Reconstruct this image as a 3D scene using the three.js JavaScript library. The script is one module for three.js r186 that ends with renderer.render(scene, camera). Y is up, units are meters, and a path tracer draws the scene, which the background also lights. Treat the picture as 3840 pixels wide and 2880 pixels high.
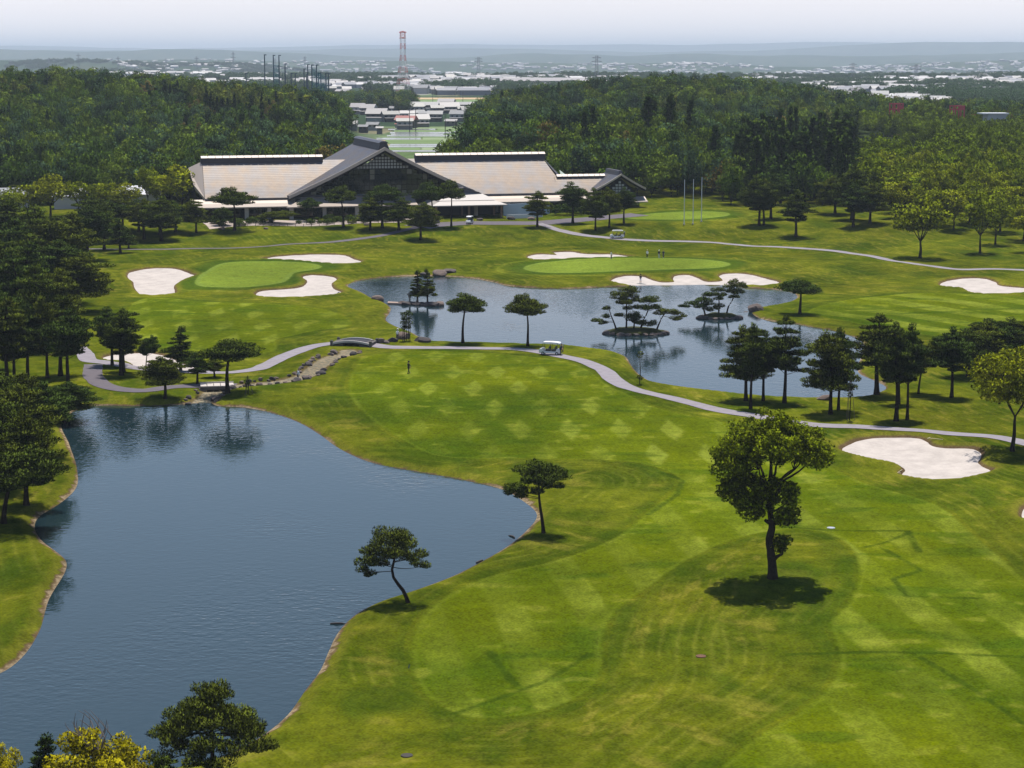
import * as THREE from 'three';
import { MarchingCubes } from 'three/addons/objects/MarchingCubes.js';

// ------------------------------------------------------------------ camera, sky, sun, exposure
const scene = new THREE.Scene();
const camera = new THREE.PerspectiveCamera(21.01, 1024 / 768, 1, 70000);
camera.position.set(0, 46, 0);                       // drone, 46 m over the fairway, looking along -z
camera.rotation.set(-9.0755 * Math.PI / 180, 0, 0);
const renderer = new THREE.WebGLRenderer({ antialias: true });
renderer.toneMapping = THREE.LinearToneMapping;
renderer.toneMappingExposure = 1.4;
renderer.shadowMap.enabled = true;

const clamp = (x, a = 0, b = 1) => Math.min(b, Math.max(a, x));
const lerp = (a, b, t) => a + (b - a) * t;
const ss = (a, b, x) => { const t = clamp((x - a) / (b - a)); return t * t * (3 - 2 * t); };
const mix3 = (a, b, t) => [lerp(a[0], b[0], t), lerp(a[1], b[1], t), lerp(a[2], b[2], t)];

{ // hazy summer sky: pale lavender at the horizon, clear blue higher up
  const W = 256, Hh = 128, data = new Float32Array(W * Hh * 4);
  for (let j = 0; j < Hh; j++) {
    const e = ((j + 0.5) / Hh - 0.5) * 180;
    let c = e < 0 ? [0.70, 0.69, 0.71] : mix3([0.76, 0.725, 0.735], [0.31, 0.43, 0.60], ss(1.5, 11, e));
    c = mix3(c, [0.065, 0.135, 0.31], ss(10, 42, e)); c = mix3(c, [0.04, 0.09, 0.225], ss(40, 80, e));
    for (let i = 0; i < W; i++) data.set([...c, 1], (j * W + i) * 4);
  }
  const sky = new THREE.DataTexture(data, W, Hh, THREE.RGBAFormat, THREE.FloatType);
  sky.mapping = THREE.EquirectangularReflectionMapping; sky.magFilter = sky.minFilter = THREE.LinearFilter; sky.needsUpdate = true;
  scene.background = sky; scene.environment = sky;
}
const sun = new THREE.DirectionalLight(new THREE.Color(1.0, 0.95, 0.86), 5);
sun.name = 'sun';
sun.position.set(14, 290, -84 - 300); sun.target.position.set(0, 0, -300);   // high, ahead of the camera: shadows fall almost straight down, a little towards it
sun.castShadow = true; sun.shadow.mapSize.set(4096, 4096);
Object.assign(sun.shadow.camera, { left: -320, right: 320, top: 420, bottom: -420, near: 1, far: 1400 });
scene.add(sun, sun.target);
scene.fog = new THREE.FogExp2(new THREE.Color(0.74, 0.86, 1.0), 0.000056);

// ------------------------------------------------------------------ plan of the place: x to the right, d ahead of the camera (z = -d), metres
const BUMPS = [[-250,1060,180,250,24],[20,740,90,95,11],[88,1150,105,180,18],[270,1160,190,200,5],[150,545,70,55,2.6],[23,179,8,8,0.7],[46,462,45,22,0.7],[-58,455,24,16,0.5],[60,575,40,26,1.2],[210,760,150,120,3]];
const POND_UPPER = [[-33.32,418.32],[-31.41,427.35],[-26.76,433.28],[-21.81,435.57],[-15.47,436.03],[-9.02,432.01],[-3.9,423.92],[-1.13,417.48],[5.57,413.29],[12.14,412.46],[20.27,415.79],[31.14,417.48],[41.84,417.48],[46.01,414.45],[53.28,410.16],[55.18,404.35],[54.94,396.55],[51.89,388.31],[47.95,382.52],[44.83,378.64],[43.49,372.11],[44.05,364.83],[45.91,360.65],[48.65,358.63],[51.62,352.88],[53.9,350.04],[56.21,342.82],[57.24,337.39],[55.68,323.99],[53.49,314.78],[51.58,305.79],[51.05,300.1],[52.03,294.7],[52.69,287.6],[50.62,283.17],[47.15,278.88],[41.87,278.23],[37.23,278.88],[32.94,280.62],[29.58,283.17],[25.25,286.54],[20.61,291.82],[19.04,297.29],[18.27,303.73],[17.9,311.03],[17.5,318.72],[15.83,323.07],[12.81,326.01],[8.49,329.75],[3.36,330.61],[-0.9,331.9],[-6.98,332.77],[-13.29,334.68],[-15.55,341.28],[-17.04,346.54],[-19.84,353.49],[-22.25,362.5],[-22.2,372.11],[-22.41,380.04],[-24.55,389.78],[-26.76,395.26],[-29.89,406.43],[-32.66,414.12]];
const POND_LOWER = [[-53.28,245.0],[-57.51,260.88],[-56.9,271.51],[-55.24,272.94],[-49.07,272.5],[-44.7,273.42],[-41.09,275.47],[-39.36,272.5],[-36.24,271.76],[-31.75,267.52],[-27.37,260.34],[-23.72,251.43],[-20.39,241.9],[-16.19,233.86],[-11.22,229.05],[-6.47,225.0],[-1.4,219.49],[1.41,212.24],[2.55,206.37],[1.35,199.06],[-0.66,192.14],[-2.58,187.37],[-5.45,181.17],[-8.71,176.14],[-11.22,172.73],[-13.03,168.71],[-14.12,163.08],[-14.44,157.28],[-14.62,152.59],[-15.32,147.14],[-15.95,141.84],[-17.17,137.38],[-19.15,133.18],[-21.85,130.99],[-28.4,127.15],[-37.55,128.0],[-43.91,138.17],[-42.36,146.58],[-38.87,151.75],[-38.2,155.52],[-38.47,163.08],[-39.91,173.34],[-40.64,183.53],[-41.46,187.37],[-45.57,195.52],[-47.41,200.87],[-48.03,205.45],[-47.28,211.79],[-47.19,219.49],[-49.46,230.9]];
const BUNKERS = [[[-80.76,432.72],[-81.41,442.66],[-78.48,448.16],[-73.98,448.03],[-69.4,441.77],[-66.7,434.35],[-68.03,426.7],[-68.53,418.8],[-66.84,409.08],[-66.19,402.78],[-68.92,399.15],[-71.39,399.93],[-74.02,407.12],[-76.28,415.57],[-78.24,424.84]],[[-56.3,464.14],[-51.36,473.95],[-43.42,477.96],[-39.18,477.33],[-35.57,466.33],[-33.32,457.72],[-35.89,452.92],[-41.37,455.03],[-48.49,459.7]],[[-50.1,402.32],[-49.64,408.28],[-45.91,411.49],[-43.0,413.75],[-42.0,419.26],[-42.51,425.98],[-43.92,432.57],[-42.16,435.31],[-38.61,432.68],[-36.26,427.15],[-36.58,419.27],[-35.55,411.5],[-33.3,403.12],[-36.35,398.94],[-41.77,394.91],[-46.4,394.91],[-49.07,397.92]],[[-62.87,314.79],[-61.0,319.28],[-56.4,319.79],[-53.06,316.58],[-48.0,307.77],[-44.58,305.25],[-45.22,301.14],[-48.69,300.69],[-54.6,304.14],[-56.63,306.65],[-57.84,310.24],[-61.38,311.48]],[[3.45,471.97],[6.43,479.54],[10.04,476.62],[9.8,486.01],[13.76,488.39],[17.24,480.83],[22.86,481.99],[27.85,472.41],[19.81,468.32],[10.74,466.09],[5.33,464.6]],[[20.32,423.88],[21.61,430.14],[24.19,433.1],[27.0,432.64],[29.02,426.54],[30.64,421.3],[32.93,421.72],[33.28,427.43],[34.54,433.43],[37.04,434.21],[38.62,429.14],[40.18,422.12],[42.78,422.54],[43.36,426.31],[43.37,432.47],[45.36,436.14],[49.4,435.83],[52.68,429.13],[54.72,420.78],[51.95,415.16],[44.28,416.0],[34.7,417.93],[26.82,416.93],[22.58,417.95],[20.92,420.06]],[[86.42,416.78],[89.42,424.01],[93.99,428.95],[97.84,428.28],[99.21,423.09],[98.69,416.78],[100.27,413.76],[103.12,410.44],[103.37,405.55],[100.96,401.72],[94.51,398.81],[90.34,399.83],[89.67,404.75],[89.61,408.64],[87.32,410.61],[86.23,413.09]],[[38.93,240.49],[40.44,244.63],[43.11,247.99],[45.56,248.95],[49.44,247.99],[50.03,245.6],[49.99,242.78],[50.99,240.93],[54.22,240.02],[54.81,237.33],[54.23,234.72],[53.22,231.7],[53.48,229.21],[53.75,227.55],[51.67,224.73],[47.97,222.36],[45.71,222.99],[44.14,224.73],[43.29,226.17],[44.26,229.21],[43.82,231.7],[42.05,233.83],[40.05,236.9]],[[51.81,206.01],[53.13,209.07],[54.64,209.96],[54.45,206.01],[52.35,201.78],[51.36,202.61]]];
const GREENS = [[[-64.22,417.95],[-65.0,443.56],[-62.27,454.4],[-56.9,456.32],[-52.23,456.59],[-45.35,454.39],[-41.3,447.92],[-42.78,441.3],[-45.7,436.92],[-46.07,428.28],[-46.81,419.25],[-50.93,412.9],[-54.23,410.41],[-56.44,410.41],[-61.52,412.31]],[[2.51,447.52],[6.04,456.36],[13.58,462.41],[22.67,466.0],[37.36,462.84],[45.59,455.82],[47.62,449.71],[44.45,444.14],[35.63,440.96],[21.34,438.1],[9.99,436.46],[4.44,439.82]],[[30.25,554.64],[38.5,561.15],[46.39,562.67],[54.27,562.3],[58.44,557.61],[56.8,551.3],[50.25,546.91],[42.47,545.92],[32.49,548.47]]];
const FAIRWAYS = [[[-21.96,317.78],[-14.92,320.81],[-0.43,317.28],[8.62,307.59],[14.39,283.7],[19.07,267.76],[26.67,258.74],[31.47,249.98],[35.02,235.19],[37.88,223.26],[43.41,210.19],[44.76,194.57],[44.94,173.77],[42.71,150.71],[37.56,124.12],[12.6,124.12],[15.39,133.79],[20.07,140.73],[23.7,147.81],[25.7,156.86],[26.19,164.81],[28.58,170.24],[30.96,179.2],[32.09,190.69],[30.9,197.31],[28.01,199.32],[23.13,196.5],[18.52,190.51],[11.94,176.58],[8.73,169.2],[7.2,160.79],[6.68,151.9],[5.22,146.11],[1.44,141.25],[-2.47,140.11],[-5.54,143.91],[-7.19,150.71],[-7.95,159.46],[-7.19,167.76],[-4.29,176.14],[-0.25,181.9],[4.02,186.23],[9.54,194.57],[13.9,206.87],[16.96,215.94],[18.53,223.26],[17.38,228.42],[12.46,233.8],[1.29,235.19],[-7.84,235.75],[-13.25,246.88],[-18.87,263.17],[-22.25,279.74],[-23.36,302.95]],[[-68.58,392.99],[-57.11,387.01],[-43.65,383.37],[-34.38,376.28],[-28.53,360.89],[-28.45,349.68],[-33.24,346.09],[-38.33,335.74],[-37.56,322.35],[-44.38,313.82],[-55.28,323.9],[-63.35,344.32],[-69.12,369.42]],[[53.44,371.48],[65.39,390.77],[80.24,399.2],[99.98,388.53],[83.64,309.96],[71.5,335.75],[61.42,352.12]]];
const PATHS = [{w:2.6,p:[[-68.59,323.89],[-66.12,316.77],[-63.65,309.47],[-60.66,307.77],[-57.4,304.79],[-54.28,302.32],[-47.8,299.35],[-41.44,299.35],[-38.29,302.95],[-36.87,307.77],[-34.88,317.77],[-31.45,327.05],[-27.75,330.53],[-25.49,330.26],[-22.99,328.65],[-19.56,325.73],[-15.09,324.42],[-5.05,323.9],[0.15,323.38],[4.12,320.3],[7.67,314.55],[11.13,307.68],[13.39,300.47],[14.39,292.93],[15.95,286.33],[18.37,280.6],[22.36,274.0],[26.28,268.19],[29.86,264.22],[34.44,259.75],[38.32,256.45],[43.1,255.43],[48.88,252.51],[54.27,248.45],[58.02,245.6],[59.97,242.78],[62.51,238.01],[64.95,231.08]],dark:0},{w:2.8,p:[[-62.57,306.18],[-60.72,296.26],[-59.13,290.26],[-56.62,284.1],[-53.84,280.91],[-50.34,279.85],[-47.54,282.89],[-43.87,285.31],[-41.21,286.12],[-38.61,286.12]],dark:1},{w:2.4,p:[[-109.68,496.55],[-99.31,491.91],[-85.57,488.96],[-73.07,491.1],[-58.8,495.17],[-54.26,500.44],[-43.22,507.82],[-38.95,511.61],[-32.07,519.07],[-26.61,526.33],[-21.01,533.78]],dark:1},{w:9,p:[[-24.43,530.1],[-21.03,534.32],[-12.33,540.44],[-1.94,541.91],[7.53,542.78],[19.2,550.67],[28.09,556.05],[34.53,559.85]],dark:1},{w:2.6,p:[[6.55,542.18],[8.06,538.16],[10.67,529.73],[14.19,523.97],[18.14,519.4],[23.45,516.09],[30.42,512.65],[39.74,509.92],[48.96,506.05],[57.44,497.9],[62.4,493.89],[72.08,485.95],[80.52,472.64],[85.63,457.79],[90.02,448.29],[94.5,440.42],[101.75,440.59],[109.03,439.2],[116.47,434.53]],dark:0},{w:3,p:[[152.55,961.67],[152.17,926.33],[148.94,885.86],[152.55,868.13],[147.47,817.16],[148.09,778.15],[145.16,749.41],[138.37,719.04],[130.43,693.56]],dark:0},{w:3,p:[[-106.44,436.62],[-113.04,466.32],[-115.96,482.66],[-120.81,506.04],[-125.52,510.52]],dark:0}];
const STREAM = [[-25.81,322.86],[-25.69,319.49],[-27.8,315.59],[-28.73,309.29],[-29.41,303.23],[-30.07,297.35],[-32.07,292.8],[-35.17,289.84],[-38.33,287.93],[-40.98,284.5],[-41.42,277.8],[-41.81,273.62],[-41.58,269.2]];
const T_RIGHTPOND = [[31.5,275.1,10.4,5.3,1],[31.4,268.5,11.5,3.3,2],[33.8,274.7,9.7,4.4,1],[36.4,272.9,12.1,4.3,2],[41.2,263.9,11.2,5.6,1],[42.7,267.0,11.1,4.2,0],[49.8,279.0,11.5,5.8,2],[48.8,259.1,12.9,4.7,2],[50.4,260.1,12.6,4.1,1],[51.5,271.8,9.4,3.7,0],[55.7,280.1,7.4,3.8,4],[59.6,277.0,9.8,5.0,1],[69.0,302.5,7.3,6.5,1],[71.7,305.3,7.1,6.6,0],[74.6,308.1,6.9,6.6,1],[77.0,308.1,6.6,6.6,0],[65.8,295.4,7.1,5.3,0]];
const T_STREAMSIDE = [[-59.6,305.3,9.0,5.0,1],[-56.3,295.0,9.9,5.0,2],[-56.6,298.5,8.2,4.5,0],[-53.7,300.2,5.4,2.4,4],[-48.7,300.7,7.1,5.2,3],[-46.7,275.1,5.8,4.7,0],[-44.2,287.4,4.6,3.6,0],[-38.9,279.7,7.5,7.2,5],[-42.7,293.7,3.0,3.3,0]];
const T_LEFTGROVE = [[-61.4,282.9,11.2,6.1,1],[-64.8,293.7,10.4,5.3,2],[-66.3,292.0,12.0,5.0,1],[-68.9,291.1,11.4,5.6,0],[-70.5,289.8,10.9,5.2,1],[-70.8,286.9,12.5,5.2,2],[-75.9,300.7,13.7,6.5,1],[-73.7,319.8,13.8,6.9,0],[-73.5,330.3,12.3,7.1,1],[-79.4,330.3,14.9,7.1,2],[-86.9,350.3,14.6,7.5,0],[-77.7,368.7,10.9,9.5,1],[-82.3,381.2,11.9,9.4,0],[-88.9,383.3,13.0,9.1,1],[-90.8,408.7,14.0,9.6,2],[-98.3,410.4,14.3,9.7,0],[-100.3,441.2,14.3,9.9,1],[-90.4,425.7,14.0,9.1,0],[-95.3,464.0,12.7,8.8,1],[-113.1,464.2,14.2,9.9,0],[-97.1,379.8,13.7,9.0,1],[-83.3,353.3,14.4,8.0,2]];
const T_LEFTBANK = [[-50.3,200.1,7.8,6.9,4],[-50.0,208.6,10.0,5.7,0],[-55.8,215.9,10.5,7.4,1],[-55.7,228.4,9.5,6.8,0],[-53.9,235.2,8.7,5.9,1],[-63.2,242.4,9.5,8.3,0],[-58.7,246.9,8.2,6.2,1],[-57.0,259.7,5.4,5.6,0]];
const T_MIDLEFT = [[-91.1,480.5,8.3,6.2,3],[-91.5,493.1,4.9,4.4,3],[-86.7,511.5,11.3,8.2,1],[-91.5,514.3,10.3,8.1,0],[-101.6,519.6,8.9,8.4,1],[-103.3,509.0,11.6,8.4,0],[-88.7,520.9,8.7,7.2,0],[-94.5,524.2,8.4,7.3,1],[-99.0,526.2,9.0,7.3,0],[-85.2,524.2,8.0,7.0,1],[-96.4,488.5,9.3,7.7,0]];
const T_GARDEN = [[-79.6,521.6,8.7,6.1,1],[-74.7,531.8,4.8,4.3,0],[-70.2,523.6,10.8,8.7,5],[-62.4,537.8,3.4,7.5,4],[-53.7,544.8,6.2,4.9,5],[-43.2,530.1,10.5,7.1,5],[-36.0,525.6,8.5,6.6,1],[-33.1,528.5,11.2,8.5,5],[-28.7,524.9,8.6,7.3,1],[-22.6,512.4,9.4,6.7,0],[-20.4,530.1,11.5,6.9,5],[-15.6,531.8,12.0,5.9,5],[6.5,532.4,9.5,6.8,0],[15.9,541.6,11.1,7.5,1],[21.2,525.8,11.0,5.4,1],[24.9,530.1,10.4,5.5,0],[29.0,536.7,9.7,5.5,1]];
const T_SLOPE = [[70.5,513.6,12.0,7.6,0],[86.1,552.2,10.2,7.7,1],[88.5,539.8,14.8,8.0,1],[86.6,525.3,11.5,7.3,0],[91.5,529.3,10.5,7.8,1],[63.3,530.3,13.1,7.1,1],[64.5,530.2,12.1,6.2,0],[68.0,543.9,12.2,7.5,1]];
const T_CAMPHOR = [[92.3,466.9,14.6,12.4,0],[108.1,477.3,13.9,9.4,0],[110.6,518.1,10.6,8.8,0],[123.9,500.3,9.8,10.6,0],[121.5,515.2,10.9,9.2,0],[100.1,540.4,10.2,9.7,0],[106.2,525.1,10.7,10.8,0],[116.6,527.4,10.3,10.8,0],[127.2,527.4,9.8,11.2,0],[106.5,555.1,9.9,10.9,0],[115.5,493.8,11.0,8.6,0],[120.4,477.8,11.2,9.6,0]];
const LONE = [22.9,177.3,14.9,9.8,0];
const EDGE_TREE = [58.2,236.6,12.9,10.2,0];
const BENT = [-8.7,170.7,6.8,6.3,0];
const SHORE_PINE = [3.1,196.5,7.2,6.5,0];
const LOW_PINE = [-19.2,126.5,7.0,8.2,0];
const MAPLE = [-25.0,119.8,6.3,6.2,0];
const UMB = [[-7.9,329.7,8.1,5.4,5],[2.5,326.0,8.3,5.0,5],[51.7,369.4,6.3,6.6,5]];
const MARKS = [[[26.75,200.13],[31.57,198.71],[38.77,198.31],[38.09,188.92]],[[38.51,196.92],[35.28,192.64],[33.47,191.1]],[[34.94,190.75],[36.91,181.78],[33.8,178.45],[33.87,172.33],[40.13,171.92]],[[21.4,155.84],[27.21,156.1],[33.96,155.59],[40.54,154.59]],[[-1.75,157.5],[-0.49,151.9],[0.41,148.15]],[[6.12,156.61],[2.56,149.54],[-2.2,143.37],[-3.97,141.25]],[[16.34,228.42],[18.79,223.26],[17.51,215.47],[13.83,205.79]],[[31.56,154.34],[34.01,146.11],[35.65,138.68]]];
const SAPLINGS = [[-17.1,331.9],[18.0,288.6],[43.0,259.8],[-35.9,277.8]];
const SPIT = [[-23.4,387.6],[-20.5,386.1],[-17.9,386.8],[-13.5,384.0]];
const SPIT_TREES = [[-17.8,387.0,6.2,3.7,3],[-15.8,384.8,6.7,3.3,3]];
const ISLAND_A = [20.8,345.1];
const ISLAND_B = [37.0,365.5];
const PEOPLE = [[-15.1,298.9],[-18.6,333.0],[-30.7,293.2],[22.2,462.3],[30.4,464.6],[33.0,463.7],[34.0,463.7],[26.3,421.7],[7.5,315.8],[146.8,877.8]];
const CARTS = [[6.0,316.8],[-11.0,538.8],[26.2,515.4],[148.0,874.5]];
const POLES = [[44.4,534.1],[46.7,534.3],[49.3,539.1]];
const SHORE_ROCKS = [[-25.5,390.7],[44.3,374.2],[-14.5,331.9],[42.0,275.1],[42.6,374.2]];
const TOPROCKS = [[-18.4,436.5],[-15.3,436.5],[-13.4,438.3]];
const BRIDGE = [[-27.8,329.2],[-22.7,328.1]];
const SLAB = [[-43.4,284.5],[-38.8,285.3]];
const BRIDGE_ROCKS = [[-22.3,329.7],[-20.9,330.3],[-20.2,329.7],[-19.1,331.3],[-17.7,334.6],[-15.1,331.9],[-14.1,330.8]];
const RAKES = [[47.0,248.4],[50.7,243.6],[43.4,227.4]];
const VALVE = [[14.7,155.8],[-7.0,132.3],[31.5,199.7]];
const LOGS = [[-14.4,165.6],[-3.0,186.8],[-0.0,196.7]];
const GARDEN = [[-78.4,526.3],[-65.0,531.9],[-48.6,535.0],[-30.7,536.3]];
const T_LEFTCAMPHOR = [[-130.7,559.0,9.7,11.2,0],[-124.5,559.1,11.5,11.9,0],[-118.5,566.7,10.1,10.1,0],[-111.8,571.4,8.9,10.2,0],[-101.4,577.5,13.6,7.1,0],[-97.7,574.5,11.0,8.0,0],[-89.4,562.4,13.3,14.1,0],[-85.2,565.3,10.6,8.8,0],[-106.1,571.4,8.2,8.9,0],[-134.2,550.1,9.3,9.8,0]];
const VILLAGE = [[-93.4,1205.3,7.5,2],[-86.9,1219.4,4.9,1],[-118.1,1603.4,10.8,0],[-108.6,1579.2,10.6,0],[-92.2,1428.1,13.4,0],[-83.7,1256.2,6.7,1],[-86.9,1489.2,5.3,1],[-65.6,1295.2,12.2,3],[-58.5,1311.5,11.7,0],[-88.2,1708.2,11.5,0],[-75.0,1641.2,13.2,1],[-78.6,1489.2,8.0,2],[-52.2,1418.4,9.5,1],[-64.0,1667.3,11.2,1],[-55.7,1780.9,13.5,0],[-48.7,1615.8,14.4,0],[-56.7,1579.2,9.2,2],[-36.5,1418.4,10.1,1],[-38.4,1319.7,7.1,0],[-32.4,1521.7,9.5,2],[-26.2,1667.3,12.7,0],[-18.0,1591.2,15.7,1],[-19.5,1437.9,12.9,1],[-9.4,1843.6,11.5,0],[-6.9,1489.2,6.0,1],[1.3,1478.6,6.6,1],[7.0,1667.3,8.9,0],[11.6,1544.2,7.6,1],[23.3,1780.9,10.4,0],[-0.4,1736.5,9.3,1],[-76.1,1198.4,3.2,0],[-39.5,1680.7,11.3,1],[13.9,1428.1,8.3,2],[-62.1,1489.2,8.0,1],[-92.4,1628.4,8.0,1]];
const UPOLES = [[-20.5,1012.0,16],[-22.5,1012.0,16],[-59.5,1212.4,14],[-57.0,1233.9,14],[-36.3,1133.2,14],[-27.8,1032.1,13],[-16.1,1133.2,13],[3.8,1233.9,13],[-87.1,1133.2,14],[-70.5,1860.0,12],[-43.7,1860.0,12],[-22.3,1796.1,12],[12.5,1042.4,14]];
const PYLON = [-117.7,2261.6];
const RANGE = [[-177.1,1500,45.0],[-167.4,1470,44.7],[-160.1,1440,44.7],[-156.0,1440,39.0],[-156.1,1480,32.0],[-153.2,1480,32.0],[-143.0,1440,35.5],[-138.5,1420,38.5],[-133.8,1400,38.4],[-128.8,1380,38.5],[-133.1,1440,32.7],[-131.5,1440,33.0],[-120.9,1360,33.4],[-117.4,1340,33.6],[-144.3,1470,31.4],[-190.6,1500,32.1]];
// ------------------------------------------------------------------ helpers
function rngOf(seed) { let s = (seed * 2654435761) >>> 0; return () => { s = (s + 0x6d2b79f5) | 0; let t = Math.imul(s ^ (s >>> 15), 1 | s); t = (t + Math.imul(t ^ (t >>> 7), 61 | t)) ^ t; return ((t ^ (t >>> 14)) >>> 0) / 4294967296; }; }
function hash(i, j) { let h = (Math.imul(i, 374761393) + Math.imul(j, 668265263)) | 0; h = Math.imul(h ^ (h >>> 13), 1274126177); return ((h ^ (h >>> 16)) >>> 0) / 4294967296; }
function noise(x, y) {
  const i = Math.floor(x), j = Math.floor(y), fx = x - i, fy = y - j, a = fx * fx * (3 - 2 * fx), b = fy * fy * (3 - 2 * fy);
  return lerp(lerp(hash(i, j), hash(i + 1, j), a), lerp(hash(i, j + 1), hash(i + 1, j + 1), a), b);
}
const fbm = (x, y, n = 4) => { let s = 0, a = 0.5, t = 0; for (let k = 0; k < n; k++) { s += a * noise(x, y); t += a; x = x * 2.03 + 17.1; y = y * 2.03 + 5.7; a *= 0.5; } return s / t; };
const TAU = Math.PI * 2;
function spline(pts, step, closed) {
  const c = new THREE.CatmullRomCurve3(pts.map(([x, d]) => new THREE.Vector3(x, 0, d)), closed, 'centripetal');
  const n = Math.max(8, Math.round(c.getLength() / step)), out = [];
  for (let k = 0; k < (closed ? n : n + 1); k++) { const p = c.getPointAt(k / n); out.push([p.x, p.z]); }
  return out;
}
class Field {                                        // distance to an outline (negative inside) or to a line, on a grid
  constructor(pts, closed, cell, margin) {
    const xs = pts.map((p) => p[0]), ds = pts.map((p) => p[1]);
    this.x0 = Math.min(...xs) - margin; this.d0 = Math.min(...ds) - margin; this.cell = cell; this.margin = margin; this.pts = pts;
    this.nx = Math.ceil((Math.max(...xs) + margin - this.x0) / cell) + 2; this.nd = Math.ceil((Math.max(...ds) + margin - this.d0) / cell) + 2;
    this.g = new Float32Array(this.nx * this.nd);
    const n = pts.length, m = closed ? n : n - 1;
    for (let j = 0; j < this.nd; j++) for (let i = 0; i < this.nx; i++) {
      const x = this.x0 + i * cell, d = this.d0 + j * cell; let best = 1e9, inside = false;
      for (let k = 0; k < m; k++) {
        const [ax, ay] = pts[k], [bx, by] = pts[(k + 1) % n], ex = bx - ax, ey = by - ay, px = x - ax, py = d - ay;
        const t = clamp((px * ex + py * ey) / (ex * ex + ey * ey + 1e-9)), qx = px - ex * t, qy = py - ey * t, q = qx * qx + qy * qy;
        if (q < best) best = q;
        if (closed && (ay > d) !== (by > d) && x < ((bx - ax) * (d - ay)) / (by - ay) + ax) inside = !inside;
      }
      this.g[j * this.nx + i] = Math.sqrt(best) * (inside ? -1 : 1);
    }
  }
  at(x, d) {
    const u = (x - this.x0) / this.cell, v = (d - this.d0) / this.cell;
    if (u < 0 || v < 0 || u >= this.nx - 1 || v >= this.nd - 1) return this.margin + 5;
    const i = u | 0, j = v | 0, a = u - i, b = v - j, g = this.g, o = j * this.nx + i;
    return lerp(lerp(g[o], g[o + 1], a), lerp(g[o + this.nx], g[o + this.nx + 1], a), b);
  }
}
const WATER = -0.5;
const pondU = new Field(spline(POND_UPPER, 2, true), true, 0.8, 8), pondL = new Field(spline(POND_LOWER, 1.5, true), true, 0.7, 8);
const bunkerF = BUNKERS.map((p) => new Field(spline(p, 0.8, true), true, 0.4, 6));
const greenF = GREENS.map((p) => new Field(spline(p, 1.5, true), true, 0.6, 10));
const fairF = FAIRWAYS.map((p) => new Field(spline(p, 1.6, true), true, 0.7, 22));
const streamF = new Field(spline(STREAM, 1.5, false), false, 0.5, 6);
const pathPts = PATHS.map((p) => spline(p.p, 1, false));
const pathF = PATHS.map((p, k) => new Field(pathPts[k].filter((_, i) => i % 2 === 0), false, 0.8, 8));
const markF = MARKS.map((p) => new Field(p, false, 0.5, 3));
const least = (list, x, d) => { let m = 99; for (const f of list) m = Math.min(m, f.at(x, d)); return m; };

function base(x, d) {
  let y = 1.9 * ss(505, 536, d) * (1 - ss(1000, 1300, d));
  for (const [bx, bd, sx, sd, A] of BUMPS) { const q = ((x - bx) / sx) ** 2 + ((d - bd) / sd) ** 2; if (q < 12) y += A * Math.exp(-q); }
  const r = x / Math.max(d, 1);
  if (d > 680) y *= 1 - ss(680, 820, d) * ss(-0.09, -0.072, r) * (1 - ss(-0.03, -0.004, r));
  return y;
}
const roll = (x, d) => (fbm(x / 34 + 3, d / 34, 2) - 0.5) * 1.1 * (1 - ss(600, 760, d)) + (fbm(x / 11, d / 11 + 9, 2) - 0.5) * 0.34 * (1 - ss(600, 700, d));
function farHills(x, d) {
  if (d < 2400) return 0;
  const r = x / d;
  let y = 0;
  const low = -62 * ss(2400, 8000, d);
  for (const [dk, w, A, f, s] of [[3700, 350, 9, 420, 1], [5200, 600, 22, 600, 2], [7400, 800, 62, 900, 3], [11000, 1300, 78, 1300, 4], [17500, 2400, 135, 2000, 5], [26000, 3800, 190, 2900, 6], [38000, 5500, 262, 4200, 7]]) {
    const g = Math.exp(-(((d - dk) / w) ** 2)); if (g < 0.002) continue;
    const n = fbm(x / f + s * 31.7, s * 7.3 + d / (w * 5), 4);
    let a = A * (0.25 + 1.3 * n);
    if (s === 3) a *= 0.2 + 1.0 * ss(-0.05, -0.14, r) + 0.25 * ss(0.12, 0.2, r);
    if (s >= 6) a *= 0.9 + 0.2 * ss(0.0, 0.2, r);
    y = Math.max(y, a * g);
  }
  return y + low;
}
function open(x, d) { // ground before bunkers are cut
  let y = base(x, d);
  if (d > 2400) return y + farHills(x, d);
  const pu = pondU.at(x, d), pl = pondL.at(x, d), p = Math.min(pu, pl), st = streamF.at(x, d);
  let near = ss(0.5, 7, p) * ss(1, 5, st);
  y += roll(x, d) * near * (1 - 0.75 * ss(3, -2, least(greenF, x, d)));
  if (st < 4) y = Math.min(y, lerp(Math.min(y, WATER + 0.12), y, ss(0.9, 2.8, st)));
  if (p < 1.3) y = Math.min(y, p > 0 ? lerp(WATER, Math.max(y, -0.1), p / 1.3) : Math.max(WATER + p * 0.42, -2.2));
  return y;
}
const lipDepth = (sd) => clamp(0.36 - sd * 0.58, 0, 1.1);
function ground(x, d) {
  let y = open(x, d);
  if (d < 700) for (const f of bunkerF) { const sd = f.at(x, d); if (sd < 2.5) y += 0.2 * Math.exp(-((sd - 1.0) ** 2) / 0.9) - lipDepth(sd); }
  return y;
}

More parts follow.
